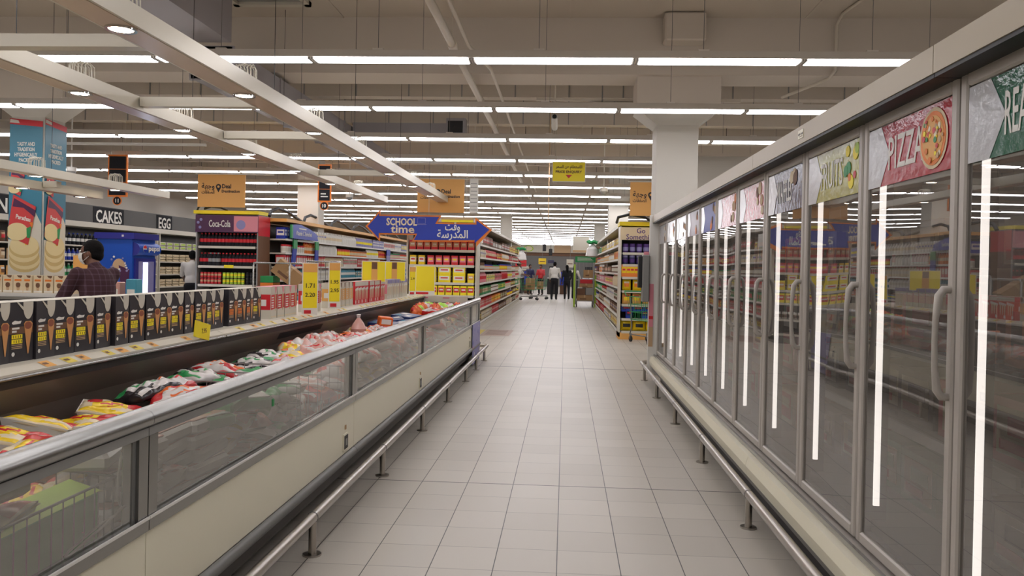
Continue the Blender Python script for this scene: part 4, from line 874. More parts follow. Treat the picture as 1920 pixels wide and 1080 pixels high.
# black bow rails along the top of the gondola
for i in range(6):
    t2 = thing('top_bow', 'black curved bow on top of the cola gondola, %s from the front' % ordn[i], 'bow', (-6.1, 16.5 + 2.2 * i, 2.4), 'black bows along the cola gondola')
    y = 16.4 + 2.2 * i; mb = MB(); mb.tube([(-6.2, y, 2.4), (-6.2, y + .1, 2.52), (-6.2, y + .5, 2.6), (-6.2, y + 1.1, 2.56), (-6.2, y + 1.7, 2.46), (-6.2, y + 2.1, 2.4)], .035, 'black', 8); mb.part('bow_tube', t2)
for x0, lab in ((-7.7, 'black curved bow over the left end of the yellow rail'),):
    mb = MB(); mb.tube([(x0, 16.3, 2.49), (x0 + .03, 16.3, 2.56), (x0 + .1, 16.3, 2.6), (x0 + .2, 16.3, 2.56)], .02, 'black', 8); mb.tube([(x0 + .15, 16.3, 2.52), (x0 + .3, 16.3, 2.57), (x0 + .5, 16.3, 2.55), (x0 + .65, 16.3, 2.5)], .02, 'black', 8)
    mb.solo('top_bow', lab, 'bow', (x0, 16.3, 2.49))
mb = MB(); mb.tube([(1.05, 16.8, 2.41), (1.06, 16.5, 2.5), (1.3, 16.4, 2.56), (1.6, 16.4, 2.5), (1.75, 16.4, 2.41)], .03, 'black', 8); mb.solo('top_bow', 'black curved bow above the right end display', 'bow', (1.3, 16.5, 2.41))
# yellow rail start and boards on the drinks gondola
t = thing('shelf_board', 'blue curved Vitamin C board standing at the front of the drinks gondola', 'board', (-6.0, 17.6, 1.98))
mb = MB(); mb.prism([(-6.0, 17.15, 1.97), (-6.0, 19.0, 1.97), (-6.0, 18.9, 2.12), (-6.0, 18.4, 2.22), (-6.0, 17.7, 2.3), (-6.0, 17.15, 2.27)], (.03, 0, 0), 'blue'); mb.box(-6.0, 17.1, 1.97, -5.965, 17.2, 2.27, 'green'); mb.part('board', t)
MB().box(-5.968, 17.6, 2.19, -5.965, 18.1, 2.215, 'white').part('title_line', t)
text(t, 'lettering', 'Vitamin C Enriched', (-5.967, 17.95, 2.1), *FR, .14, 'white', bold=.01, width=1.1)
for i, (y, wd) in enumerate(((17.2, .12), (18.9, .12), (26.6, .25))):
    t = thing('shelf_banner', ['slanted blue and green banner at the front of the drinks gondola', 'blue and green upright banner in the middle of the drinks gondola', 'pale blue banner far along the drinks gondola'][i], 'banner', (-6.0, y, 1.3))
    mb = MB(); sl = .15 if i == 0 else 0
    mb.prism([(-6.02, y, 1.25), (-6.02, y + wd * 2, 1.25), (-6.02, y + wd * 2 + sl, 1.75), (-6.02, y + sl, 1.75)], (.02, 0, 0), 'blue' if i < 2 else 'lilac'); mb.part('lower_part', t)
    mb = MB(); mb.prism([(-6.02, y + sl, 1.75), (-6.02, y + wd * 2 + sl, 1.75), (-6.02, y + wd * 2 + sl, 1.95), (-6.02, y + sl, 1.95)], (.025, 0, 0), 'green' if i < 2 else 'blue'); mb.part('upper_part', t)
mb = MB(); mb.box(-1.97, 17.3, 1.98, -1.93, 18.6, 2.3, 'white'); mb.solo('white_board', 'white blank board at the top front of the left aisle gondola', 'board', (-1.95, 17.9, 1.98))
# ================================================================ HANGING SIGNS
def hang(t, xs, y, z, top=4.8, k='offwhite'):
    for x in xs: MB().cyl((x, y, z), (x, y, top), .004, k, n=5).part('hanging_wire', t)
def pin(mb, x, y, z, s):
    """map pin: drop outline with a hole ring in front"""
    pts = [(x + s * math.cos(a), y, z + s * math.sin(a)) for a in [R(-30 + 240 * i / 14) for i in range(15)]] + [(x, y, z - 2.1 * s)]
    mb.prism(pts, (0, -.003, 0), 'dark'); mb.prism(circ((x, y - .003, z), s * .45, 'Y', 14), (0, -.002, 0), 'mustard')
for (x0, x1, z0, z1, lab) in ((-7.6, -6.6, 2.55, 3.22, 'mustard Deal Destination sign hanging above the cola display'), (-3.03, -2.07, 2.51, 3.19, 'mustard Deal Destination sign behind the end of the longest light track'),
                              (1.26, 2.2, 2.51, 3.18, 'mustard Deal Destination sign partly hidden by the wide right column')):
    c = (x0 + x1) / 2; t = thing('hanging_sign', lab, 'sign', (c, 16.1, z0), 'mustard hanging signs')
    mb = MB(); mb.box(x0, 16.09, z0, x1, 16.11, z1, 'mustard'); mb.part('board', t)
    mb = MB(); mb.tube([(x0 - .05, 16.1, z1 + .01), (x1 + .6, 16.1, z1 + .01)], .012, 'white', 6); mb.part('hanging_bar', t); hang(t, (x0 + .1, x1 - .1), 16.1, z1)
    mb = MB(); pin(mb, c - .06, 16.088, z0 + .42, .055); mb.part('pin_symbol', t)
    text(t, 'lettering', 'Deal', (c + .11, 16.086, z0 + .43), *FX, .12, 'dark', bold=.025, width=.19)
    text(t, 'lettering', 'Destination', (c + .2, 16.086, z0 + .33), *FX, .08, 'dark', bold=.02, width=.38)
    text(t, 'lettering', arabic('وجهة'), (c - .28, 16.086, z0 + .42), *FX, .15, 'dark', bold=.015, width=.27)
    text(t, 'lettering', arabic('الصفقات'), (c - .28, 16.086, z0 + .31), *FX, .1, 'dark', bold=.01, width=.27)
# school time arrow
t = thing('arrow_sign', 'large blue double ended SCHOOL time arrow sign with an orange edge', 'sign', (-2.76, 15.9, 1.83))
AR = [(-4.04, 2.2), (-3.74, 2.54), (-3.74, 2.44), (-2.5, 2.44), (-2.58, 2.3), (-1.82, 2.3), (-1.82, 2.42), (-1.48, 2.17), (-1.79, 1.83), (-1.79, 1.93), (-3.09, 1.91), (-3.02, 2.04), (-3.74, 2.04), (-3.74, 1.9)]
mb = MB(); cx, cz = -2.76, 2.18
mb.prism([(x, 15.92, z) for x, z in AR], (0, .02, 0), 'orange'); mb.part('orange_edge', t)
IN = [(-3.99, 2.2), (-3.765, 2.46), (-3.765, 2.41), (-2.545, 2.41), (-2.625, 2.27), (-1.79, 2.27), (-1.79, 2.35), (-1.535, 2.17), (-1.82, 1.9), (-1.82, 1.96), (-3.05, 1.94), (-2.98, 2.07), (-3.765, 2.07), (-3.765, 1.96)]
mb = MB(); mb.prism([(x, 15.905, z) for x, z in IN], (0, .015, 0), 'blue'); mb.part('blue_face', t)
mb = MB(); mb.box(-2.5, 15.925, 2.31, -1.86, 15.94, 2.36, 'yellow'); mb.box(-2.5, 15.93, 2.36, -1.86, 15.94, 2.41, 'tan'); mb.part('yellow_strip', t)
text(t, 'lettering', 'SCHOOL', (-3.3, 15.9, 2.3), *FX, .2, 'g_cream', bold=.03, width=.62); text(t, 'lettering', 'time', (-3.28, 15.9, 2.15), *FX, .22, 'g_cream', bold=.02, width=.48)
text(t, 'lettering', arabic('وقت'), (-2.27, 15.9, 2.2), *FX, .22, 'white', bold=.015, width=.3); text(t, 'lettering', arabic('المدرسة'), (-2.27, 15.9, 2.05), *FX, .22, 'white', bold=.015, width=.62)
mb = MB()
for a in ((-2.98, 2.27, -2.82, 2.275), (-2.98, 2.38, -2.82, 2.385), (-2.98, 2.27, -2.975, 2.385), (-2.825, 2.27, -2.82, 2.385), (-3.0, 2.25, -2.8, 2.258)): mb.box(a[0], 15.9, a[1], a[2], 15.905, a[3], 'lilac')
mb.part('laptop_outline', t)
for x in (-3.6, -2.76, -2.0): MB().cyl((x, 15.94, 2.4), (x, 15.94, 4.8), .004, 'white', n=5).part('hanging_wire', t)
# price enquiry
t = thing('price_enquiry_sign', 'yellow PRICE ENQUIRY sign hanging in the middle of the aisle', 'sign', (.02, 14, 2.94))
mb = MB(); mb.box(-.265, 13.99, 2.94, .315, 14.01, 3.29, 'white'); mb.box(-.255, 13.985, 2.95, .305, 13.99, 3.28, 'yellow'); mb.part('board', t)
text(t, 'lettering', 'PRICE ENQUIRY', (.025, 13.982, 3.11), *FX, .06, 'brown', bold=.03, width=.46); text(t, 'lettering', arabic('الاستعلام عن السعر'), (.025, 13.982, 3.19), *FX, .07, 'brown', bold=.02, width=.46)
mb = MB(); mb.prism([(-.03, 13.984, 3.06), (.08, 13.984, 3.06), (.025, 13.984, 3.0)], (0, -.003, 0), 'red'); mb.part('down_arrow', t)
hang(t, (-.2, .25), 14, 3.29)
MB().tube([(-.33, 14.6, 2.2), (-.33, 14.6, 4.8)], .01, 'tan', 6).solo('hanging_chain', 'thin tan cord hanging left of the PRICE ENQUIRY sign', 'cord', (-.33, 14.6, 2.2))
# aisle boards 11 and 10
for x0, x1, y, z0, z1, num, lab in ((-8.28, -7.92, 14, 2.56, 3.32, '11', 'black and orange aisle board numbered 11, hanging near the left wall'), (-4.74, -4.48, 15, 2.6, 3.32, '10', 'black and orange aisle board numbered 10, beside the middle white column')):
    t = thing('aisle_sign', lab, 'sign', (x0, y, z0)); c = (x0 + x1) / 2
    mb = MB(); mb.box(x0, y, z0, x1, y + .03, z1, 'orange'); mb.part('frame', t)
    for i in range(3):
        h = (z1 - z0 - .08) / 3; za = z0 + .03 + i * (h + .01); mb = MB(); mb.box(x0 + .025, y - .004, za, x1 - .025, y, za + h, 'clothblack'); p = mb.part('slat_board', t)
        text(p, 'lettering', ['NOODLES', 'PASTA', 'RICE'][0] if False else ' ', (c, y - .006, za + h / 2), *FX, .05, 'white')if False else None
        mb = MB()
        for q in range(2): mb.box(x0 + .06, y - .006, za + h * .3 + q * h * .25, x1 - .06 - .04 * q, y - .004, za + h * .3 + q * h * .25 + .02, 'white')
        if i == 0: mb.part('text_lines', p)
    mb = MB(); mb.prism(circ((c, y - .002, z0 - .07), .085, 'Y', 20), (0, .012, 0), 'orange'); mb.prism(circ((c, y - .004, z0 - .07), .07, 'Y', 20), (0, .002, 0), 'clothblack'); n_ = mb.part('number_disc', t)
    text(n_, 'lettering', num, (c, y - .006, z0 - .07), *FX, .09, 'white', bold=.03); hang(t, (x0 + .05, x1 - .05), y + .015, z1)
mb = MB(); mb.box(-1.95, 15.99, 2.5, -1.78, 16.01, 3.2, 'white')
for i in range(8): mb.box(-1.93, 15.985, 2.56 + i * .075, -1.8, 15.99, 2.575 + i * .075, 'grey')
mb.box(-1.87, 16, 3.2, -1.86, 16.01, 4.8, 'white')
mb.solo('paper_banner', 'narrow white paper banner hanging above the right tip of the arrow sign', 'banner', (-1.86, 16, 2.5))

# ================================================================ ADVERT COLUMN WRAP
t = thing('advert_wrap', 'teal and red flatbread advert wrapped around the left column', 'advert', (-7.56, 10.8, 1.1))
M('ad_teal', '35788f', .4); M('ad_tealdark', '2c6880', .4); M('bread', 'd9c795', .7); M('bread2', 'c4ab72', .7); M('ad_red', 'c33a3a', .4)
def ad(nm, O, u):
    """O: lower left corner of the face; u: unit along the face; drawn to 1 = .48 m wide, 2.1 high"""
    O = Vector(O); u = Vector(u); n = u.cross(Vector((0, 0, 1))); P = lambda a, z, e: tuple(O + u * (a * .48) + Vector((0, 0, z)) + n * e)
    f = lambda mb, pts, k, e: mb.prism([P(a, z, e) for a, z in pts], tuple(n * .001), k)
    mb = MB(); f(mb, [(0, 0), (1, 0), (1, 2.12), (0, 2.12)], 'ad_teal', .003); p = mb.part(nm, t)
    mb = MB(); f(mb, [(0, 2.12), (0, 2.2), (1, 2.16), (1, 2.08)], 'red', .005); f(mb, [(0, 2.14), (.3, 2.13), (.26, 2.17), (.02, 2.19)], 'white', .007); mb.part('red_band', p)
    mb = MB(); f(mb, [(0, 0), (1, 0), (1, .72), (.8, .9), (.4, .5), (0, .5)], 'offwhite', .005)
    for j, (cx, cz, r, k) in enumerate([(.5, .18, .47, 'bread2'), (.52, .22, .46, 'bread'), (.5, .27, .46, 'bread2'), (.48, .32, .45, 'bread'), (.5, .38, .46, 'bread2'), (.5, .42, .44, 'bread')]):
        f(mb, [(cx + r * math.cos(a), cz + .14 * math.sin(a)) for a in [i * math.pi / 12 for i in range(24)]], k, .006 + .0012 * j)
    f(mb, [(.5, .5), (.62, .5), (.64, .44), (.54, .42)], 'g_yellow', .0145); mb.part('bread_stack', p)
    for dz, s in ((.44, .84), (1.12, .46)):
        mb = MB(); q = lambda a, z: (.05 + a * s, dz + z * s)
        f(mb, [q(.12, .82), q(.95, .62), q(.68, -.02), q(-.08, .14)], 'ad_red', .016)
        f(mb, [q(.16, .76), q(.94, .56), q(.9, .45), q(.5, .6), q(.1, .62)], 'glosspurple', .0175)
        f(mb, [(max(0.0, q(.28, 0)[0] + .4 * s * math.cos(a)), q(0, .2)[1] + .15 * s * math.sin(a)) for a in [i * math.pi / 12 for i in range(24)]], 'bread', .0175)
        f(mb, [q(.62, .26), q(.8, .3), q(.74, .1), q(.64, .1)], 'green', .0188); f(mb, [q(.72, .36), q(.86, .36), q(.82, .26)], 'orange', .0188)
        pp = mb.part('product_pack', p)
        nn = Vector((0, 0, 1)); text(pp, 'lettering', 'Parathas', P(*q(.5, .43), .019), tuple(u - nn * .22), tuple(nn + u * .1), .1 * s, 'white', bold=.02, width=.26 * s)
    for j, w in enumerate(('TASTY AND', 'TRADITION', 'HYGIENICALLY', 'PACKED')): text(p, 'lettering', w, P(.5, 1.84 - .075 * j, .006), tuple(u), (0, 0, 1), .075, 'white', bold=.02, width=(.26, .25, .33, .2)[j])
ad('front_face', (-7.82, 10.81, 1.18), (1, 0, 0)); ad('side_face', (-7.31, 10.81, 1.18), (0, 1, 0))

# ================================================================ LEFT WALL CASES
t = thing('fascia_sign', 'long dark grey fascia with white CAKES and EGG lettering on the left wall', 'sign', (-11.5, 12, 2.3))
mb = MB(); mb.box(-12, 9, 2.3, -11.55, 30, 2.74, 'fascia'); mb.part('fascia_board', t)
mb = MB(); mb.box(-12, 9, 2.18, -11.2, 30, 2.3, 'offwhite'); mb.part('cornice', t)
for w, y, ww in (('N', 15.75, .3), ('CAKES', 19.6, 1.15), ('EGG', 22.4, .68)):
    mb = MB(); mb.box(-11.548, y - ww / 2 - .1, 2.3, -11.54, y + ww / 2 + .1, 2.72, 'clothblack'); p = mb.part('word_plate', t); text(p, 'lettering', w, (-11.535, y, 2.5), *FR, .42, 'white', bold=.02, width=ww)
for i, (y0, y1, lab) in enumerate([(11, 17, 'wall shelving with brown bread products left of the advert column'), (17.1, 21.4, 'chilled wall case under the CAKES sign'), (21.5, 28, 'wall shelving of egg trays under the EGG sign')]):
    t = thing('wall_shelving', lab, 'shelf', (-11.6, y0, 0))
    mb = MB(); mb.box(-12, y0, 0, -11.9, y1, 2.18, 'midgrey'); mb.part('back_panel', t); mb = MB(); mb.box(-12, y0, 0, -11.15, y1, .3, 'offwhite'); mb.part('base', t)
    for y in (y0, y1 - .03): MB().box(-11.95, y, .3, -11.2, y + .03, 2.18, 'offwhite').part('side_panel', t)
    for z in (.35, .7, 1.05, 1.4, 1.75): mb = MB(); mb.box(-11.9, y0 + .03, z - .03, -11.2, y1 - .03, z, 'offwhite'); s = mb.part('shelf', t)
mb = MB()
mb.rbox(-.15, -.15, 0, .15, .15, .02, 'beige', .004)
for a in range(5):
    for b in range(5): mb.sph((-.12 + .06 * a, -.12 + .06 * b, .035), (.024, .024, .03), 'g_cream', 8, 4)
EGG = mb.mesh('egg_tray')
mb = MB(); mb.rbox(-.15, -.15, 0, .15, .15, .09, 'offwhite', .01); mb.box(.1505, -.12, .02, .151, .12, .07, 'lime'); EGB = mb.mesh('egg_pack')
egl = 'bottom second third fourth fifth'.split()
for li, z in enumerate((.7, 1.05, 1.4, 1.75)):
    li += 1
    for j in range(16):
        for k in range(3 if li != 4 else 2):
            y = 21.7 + j * .39
            if li < 4: inst(EGG, 'egg_tray', 'open tray of eggs on the %s shelf under the EGG sign' % egl[li], 'egg tray', (-11.36, y, z + .07 * k + .002), 0, 'egg trays on the %s shelf' % egl[li])
            else: inst(EGB, 'egg_pack', 'closed pale egg pack with a green label on the top shelf under EGG', 'egg pack', (-11.36, y, z + .1 * k + .002), 0, 'egg packs on the top shelf')
for z, c, nm, w in ((1.75, ('clothblack', 'white', 'blue'), 'dark', 'top'), (1.4, ('blue', 'white', 'white'), 'blue', 'fourth'), (1.05, ('green', 'white', 'white'), 'green', 'third'), (.7, ('white', 'red', 'blue'), 'white', 'second')):
    shelf_run('bottle', c, 1, -11.2, z, 17.2, 19.6, 'E', '%s bottle on the %s shelf under the CAKES sign' % (nm, w), step=.16, name='milk_bottle')
for z, c, w in ((1.75, ('tan', 'beige', 'brown'), 'top'), (1.4, ('red', 'beige', 'brown'), 'fourth'), (1.05, ('tan', 'white', 'red'), 'third')): shelf_run('pouch', c, 1, -11.2, z, 19.8, 21.3, 'E', 'snack bag right of the bottles on the %s shelf under CAKES' % w, step=.2)
for z, c, nm, w in ((1.75, ('brown', 'red', 'tan'), 'brown', 'top'), (1.4, ('tan', 'beige', 'brown'), 'tan', 'fourth'), (1.05, ('mustard', 'brown', 'white'), 'golden', 'third'), (.7, ('beige', 'brown', 'white'), 'cream', 'second')):
    shelf_run('pouch', c, 1, -11.2, z, 13.5, 16.9, 'E', '%s bag on the %s shelf left of the advert column' % (nm, w), step=.22)

# ================================================================ SECOND ISLAND, COOLER, CAGES
t = thing('island_freezer', 'island freezer behind the man, brown ice cream boxes on its ledge', 'freezer', (-7.5, 10.2, 0))
mb = MB(); mb.box(-9.4, 9.7, 0, -5.3, 10.6, .8, 'cream'); mb.part('body', t); mb = MB(); mb.box(-9.4, 9.68, .8, -5.3, 10.62, .9, 'dark'); mb.box(-9.4, 9.67, .9, -5.3, 9.72, .93, 'alu'); mb.part('black_rim', t)
mb = MB(); mb.box(-9.4, 9.8, .935, -6.25, 10.15, .975, 'offwhite'); mb.box(-9.4, 9.79, .93, -6.25, 9.8, .98, 'white'); mb.box(-9.4, 9.9, .88, -6.25, 10.1, .935, 'dark'); mb.part('ledge', t)
mb = MB(); mb.box(-.062, -.055, 0, .062, .055, .225, 'beige'); F = -.0555
mb.prism([(x, F, z) for x, z in ((-.03, .13), (.03, .13), (.012, .01), (-.012, .01))], (0, -.0006, 0), 'tan'); mb.prism(circ((0, F - .0008, .1), .03, 'Y', 12, 1.1), (0, -.0006, 0), 'brown')
mb.prism([(x, F, z) for x, z in ((-.06, .224), (-.02, .224), (.0, .2), (.03, .19), (.045, .2), (.05, .224))], (0, -.0006, 0), 'brown'); mb.box(-.045, F - .001, .15, .04, F, .175, 'orange'); mb.box(-.055, F - .001, .01, .055, F, .03, 'white')
BC = mb.mesh('brown_cone_box')
for i in range(17): inst(BC, 'ice_cream_box', 'brown and cream ice cream box in the row below the advert column', 'ice cream box', (-8.5 + .136 * i, 9.92, .975), R(random.uniform(-8, 8)), 'brown and cream ice cream boxes')
t = thing('yellow_sign', 'plain yellow sign standing just left of the man in the plaid shirt', 'sign', (-6.15, 9.95, 1.1)); mb = MB(); mb.box(-6.32, 9.94, 1.13, -5.98, 9.95, 1.47, 'mustard'); mb.part('board', t)
MB().cyl((-6.17, 9.96, .9), (-6.17, 9.96, 1.3), .006, 'white').part('stem', t)
mb = MB(); mb.prism(circ((-6.09, 9.938, 1.4), .018, 'Y', 10), (0, -.002, 0), 'dark'); mb.part('pin_mark', t)
for j, (x, c) in enumerate(((-5.9, 'red'), (-5.72, 'g_pink'), (-5.5, 'teal'))): 
    mb = MB(); mb.rbox(x - .07, 9.85, .935, x + .07, 10.0, 1.1 + .04 * j, c, .01); mb.box(x - .05, 9.849, .96, x + .05, 9.85, 1.05, 'white'); mb.solo('food_tub', '%s food pack on the island freezer beside the man' % ['red', 'pink', 'teal'][j], 'tub', (x, 9.92, .935))
# soft drink cooler
t = thing('drinks_cooler', 'blue soft drink cooler with a lit glass door and round header', 'cooler', (-8.7, 15, 0))
M('cool_blue', '1b4fb0', .3); M('cool_deep', '2a2c86', .35)
mb = MB(); mb.box(-9.06, 15, 0, -8.36, 15.86, 1.83, 'cool_blue'); mb.part('body', t)
mb = MB(); mb.box(-9.1, 14.96, 1.83, -8.3, 15.9, 1.95, 'cool_deep'); mb.box(-8.55, 14.955, 1.87, -8.51, 14.96, 1.91, 'white'); mb.part('top_board', t)
mb = MB(); mb.prism(circ((-8.62, 14.995, 1.28), .13, 'Y', 20, 1.3), (0, -.003, 0), 'tan'); mb.prism([(x, 14.993, z) for x, z in ((-8.62, 1.32), (-8.4, 1.24), (-8.42, .98), (-8.58, .95))], (0, -.003, 0), 'glosspurple')
for q in range(14): mb.prism(circ((random.uniform(-8.8, -8.42), 14.99, random.uniform(1.2, 1.5)), random.uniform(.01, .025), 'Y', 7), (0, -.002, 0), random.choice(['white', 'lilac']))
mb.part('drink_picture', t)
mb = MB()
for s in range(9):
    a0, a1 = math.pi * s / 9, math.pi * (s + 1) / 9; r = .14
    mb.add([(-8.36 + r * math.sin(a), y, 1.64 - .13 * math.cos(a)) for a in (a0, a1) for y in (15.02, 15.84)], [(0, 1, 3, 2)], 'cool_blue', True)
for y in (15.02, 15.84): mb.add([(-8.36 + .14 * math.sin(math.pi * s / 9), y, 1.64 - .13 * math.cos(math.pi * s / 9)) for s in range(10)], [tuple(range(10))], 'cool_deep')
h = mb.part('round_header', t)
mb = MB(); mb.prism(circ((-8.215, 15.2, 1.65), .07, 'X', 18), (.003, 0, 0), 'white'); mb.prism([(-8.211, 15.2 + .062 * math.cos(a), 1.655 + .062 * math.sin(a)) for a in [math.pi * i / 8 for i in range(9)]], (.002, 0, 0), 'red'); mb.prism([(-8.211, 15.2 + .062 * math.cos(a), 1.635 + .055 * math.sin(a)) for a in [math.pi + math.pi * i / 8 for i in range(9)]], (.002, 0, 0), 'blue'); mb.part('round_logo', h)
text(h, 'lettering', 'pepsi', (-8.212, 15.55, 1.64), *FR, .14, 'white', bold=.02, width=.42)
mb = MB(); mb.box(-8.36, 15.06, .1, -8.32, 15.82, 1.46, 'cool_deep'); d = mb.part('door', t)
mb = MB(); mb.box(-8.318, 15.16, .15, -8.315, 15.74, 1.4, 'lilac'); mb.box(-8.314, 15.33, .15, -8.31, 15.5, 1.38, 'bluelight'); mb.part('lit_window', d)
# wire cage trolley between
def cage(name, lab, loc, rz, w, d, z0, h, k='alu'):
    t = thing(name, lab, 'trolley', loc, rz=rz)
    for x in (-w / 2, w / 2): MB().tube([(x, -d / 2, .1), (x, -d / 2, h - .04), (x, -d / 2 + .04, h), (x, d / 2 - .04, h), (x, d / 2, h - .04), (x, d / 2, .1)], .016, k, 8).part('side_frame', t)
    mb = MB()
    for z in (z0, (z0 + h) / 2, h): mb.tube([(-w / 2, d / 2, z), (w / 2, d / 2, z)], .01, k, 6)
    mb.tube([(-w / 2, -d / 2, h), (w / 2, -d / 2, h)], .012, k, 6); mb.tube([(-w / 2, -d / 2, (z0 + h) * .52), (w / 2, -d / 2, (z0 + h) * .52)], .008, k, 6)
    for i in range(6): mb.tube([(-w / 2 + w * i / 5, d / 2, z0), (-w / 2 + w * i / 5, d / 2, h)], .004, k, 5)
    mb.part('wire_panel', t); MB().box(-w / 2, -d / 2, z0 - .03, w / 2, d / 2, z0, 'grey').part('deck', t)
    for x in (-w / 2 + .04, w / 2 - .04):
        for y in (-d / 2 + .04, d / 2 - .04): mb = MB(); mb.cyl((x - .012, y, .05), (x + .012, y, .05), .05, 'black', n=12); mb.box(x - .02, y - .01, .05, x + .02, y + .01, z0 - .03, 'grey'); mb.part('caster', t)
    return t
cage('cage_trolley', 'grey wire cage trolley with a tilted cardboard box in front of the cola display', (-4.47, 12.3, 0), 0, .56, .7, .2, 1.42)
cage('cage_trolley', 'second grey wire cage trolley just right of the tilted cardboard box', (-3.95, 12.9, 0), .1, .4, .7, .2, 1.46)
def boxm(w, d, h, k, tape=True):
    mb = MB(); mb.box(-w / 2, -d / 2, 0, w / 2, d / 2, h, k)
    if tape: mb.box(-.025, -d / 2 - .001, h * .55, .025, d / 2 + .001, h + .001, 'tan'); mb.box(-w * .3, -d / 2 - .001, h * .2, w * .1, -d / 2, h * .38, 'brown')
    return mb
o = boxm(.46, .3, .24, 'card').solo('cardboard_box', 'tilted cardboard box on top in the cage trolley', 'box'); o.location = (-4.36, 12.2, 1.16); o.rotation_euler = (0, R(38), .15)
for j, (x, z, k, nm) in enumerate([(-4.6, .2, 'card', 'lowest cardboard box in the cage trolley'), (-4.6, .5, 'brown', 'brown box above the lowest one in the cage trolley'), (-4.6, .95, 'orange', 'orange box in the cage trolley'), (-4.6, 1.12, 'green', 'green carton on top of the orange box')]):
    mb = boxm(.2 if j > 1 else .34, .3, (.29, .44, .165, .1)[j], k, j < 2); o = mb.solo('stacked_box', nm, 'box'); o.location = (x + .02, 12.2, z)
o = boxm(.3, .4, .7, 'teal', False).solo('stacked_box', 'stack of grey blue packs right in the cage trolley', 'box'); o.location = (-4.33, 12.3, .2)
# tall roll trolley down the aisle
t = cage('roll_trolley', 'tall stock trolley with a green header and cardboard boxes, far down the aisle', (.74, 30.3, 0), 0, .68, .6, .25, 1.75, 'grey')
MB().box(-.38, -.32, 1.68, .38, -.29, 1.9, 'green').part('green_header', t)
for j in range(3): MB().box(-.3, -.325, 1.73 + .05 * j, .3 - .05 * j, -.321, 1.745 + .05 * j, 'white').part('header_line', t)
MB().box(-.42, -.28, .0, -.36, .3, 1.6, 'lime').part('side_post', t); MB().box(.36, -.28, .0, .42, .3, 1.2, 'lime').part('side_post', t)
for j, (x, z, w, h, k) in enumerate([(0, .25, .6, .2, 'card'), (-.13, .46, .3, .24, 'brown'), (.17, .46, .25, .26, 'grey'), (.05, .74, .5, .14, 'card'), (.05, .89, .46, .16, 'red'), (.12, 1.1, .35, .3, 'card')]):
    o = boxm(w, .4, h, k, k == 'card').solo('stock_box', ['wide cardboard box on the deck of', 'brown box in the lower left of', 'grey box in the lower right of', 'flat cardboard box in the middle of', 'red box in the middle of', 'topmost cardboard box on'][j] + ' the tall stock trolley', 'box'); o.location = (.74 + x, 30.3, z)

# ================================================================ SHOPPING CARTS
def cart(lab, loc, rz, load=None):
    t = thing('shopping_cart', lab, 'shopping cart', loc, rz=rz, group='green shopping carts')
    mb = MB(); b = [(-.22, -.35), (.22, -.35), (.26, .4), (-.26, .4)]
    for z, s in ((.45, .82), (.6, .9), (.75, .95), (.9, 1.0)): mb.tube([(x * s, y * s, z) for x, y in b + b[:1]], .006, 'green', 5)
    for i in range(9):
        f = i / 8
        for sx in (-1, 1): mb.tube([(sx * (.18 + .033 * f), -.29 + .62 * f, .45), (sx * (.22 + .04 * f), -.35 + .75 * f, .9)], .003, 'green', 4)
    for i in range(6): x = -.18 + .36 * i / 5; mb.tube([(x, -.35, .9), (x * .82, -.29, .45), (x, .33, .45), (x * 1.2, .4, .9)], .003, 'green', 4)
    mb.part('basket', t)
    mb = MB(); mb.tube([(-.27, .42, .9), (-.27, .52, 1.0), (.27, .52, 1.0), (.27, .42, .9)], .014, 'green', 6); mb.part('handle', t)
    for s in (-1, 1): MB().tube([(s * .2, .38, .88), (s * .2, .3, .3), (s * .2, .38, .15), (s * .16, -.38, .16)], .013, 'midgrey', 6).part('frame', t)
    for x, y in ((-.18, .38), (.18, .38), (-.15, -.36), (.15, -.36)): mb = MB(); mb.cyl((x - .015, y, .06), (x + .015, y, .06), .06, 'black', n=12); mb.box(x - .02, y - .012, .06, x + .02, y + .012, .17, 'grey'); mb.part('wheel', t)
    return t
cart('green shopping cart pushed by the shopper beside the left gondola', (-1.6, 35.6, 0), R(100))
cart('green shopping cart beside the man in the white shirt', (-1.2, 36.9, 0), R(80))
cart('green shopping cart standing against the right end display', (1.62, 15.7, 0), R(20))
o = boxm(.4, .35, .5, 'card').solo('cardboard_box', 'big cardboard box in the left shopping cart', 'box'); o.location = (-1.55, 35.6, .47)
o = boxm(.3, .3, .35, 'card').solo('cardboard_box', 'cardboard box in the cart beside the man in white', 'box'); o.location = (-1.15, 36.9, .47)
# floor sticker by the left display
mb = MB(); mb.box(-1.75, 16.6, .0, -1.15, 18.2, .003, 'faded'); mb.box(-1.95, 16.9, .0, -1.78, 18.1, .003, 'tag')
for i in range(6): mb.box(-1.68, 16.8 + .22 * i, .003, -1.25, 16.88 + .22 * i, .0035, 'brown')
mb.solo('floor_sticker', 'faded red and yellow sticker on the floor at the left gondola front', 'sticker', (-1.5, 17.4, 0))

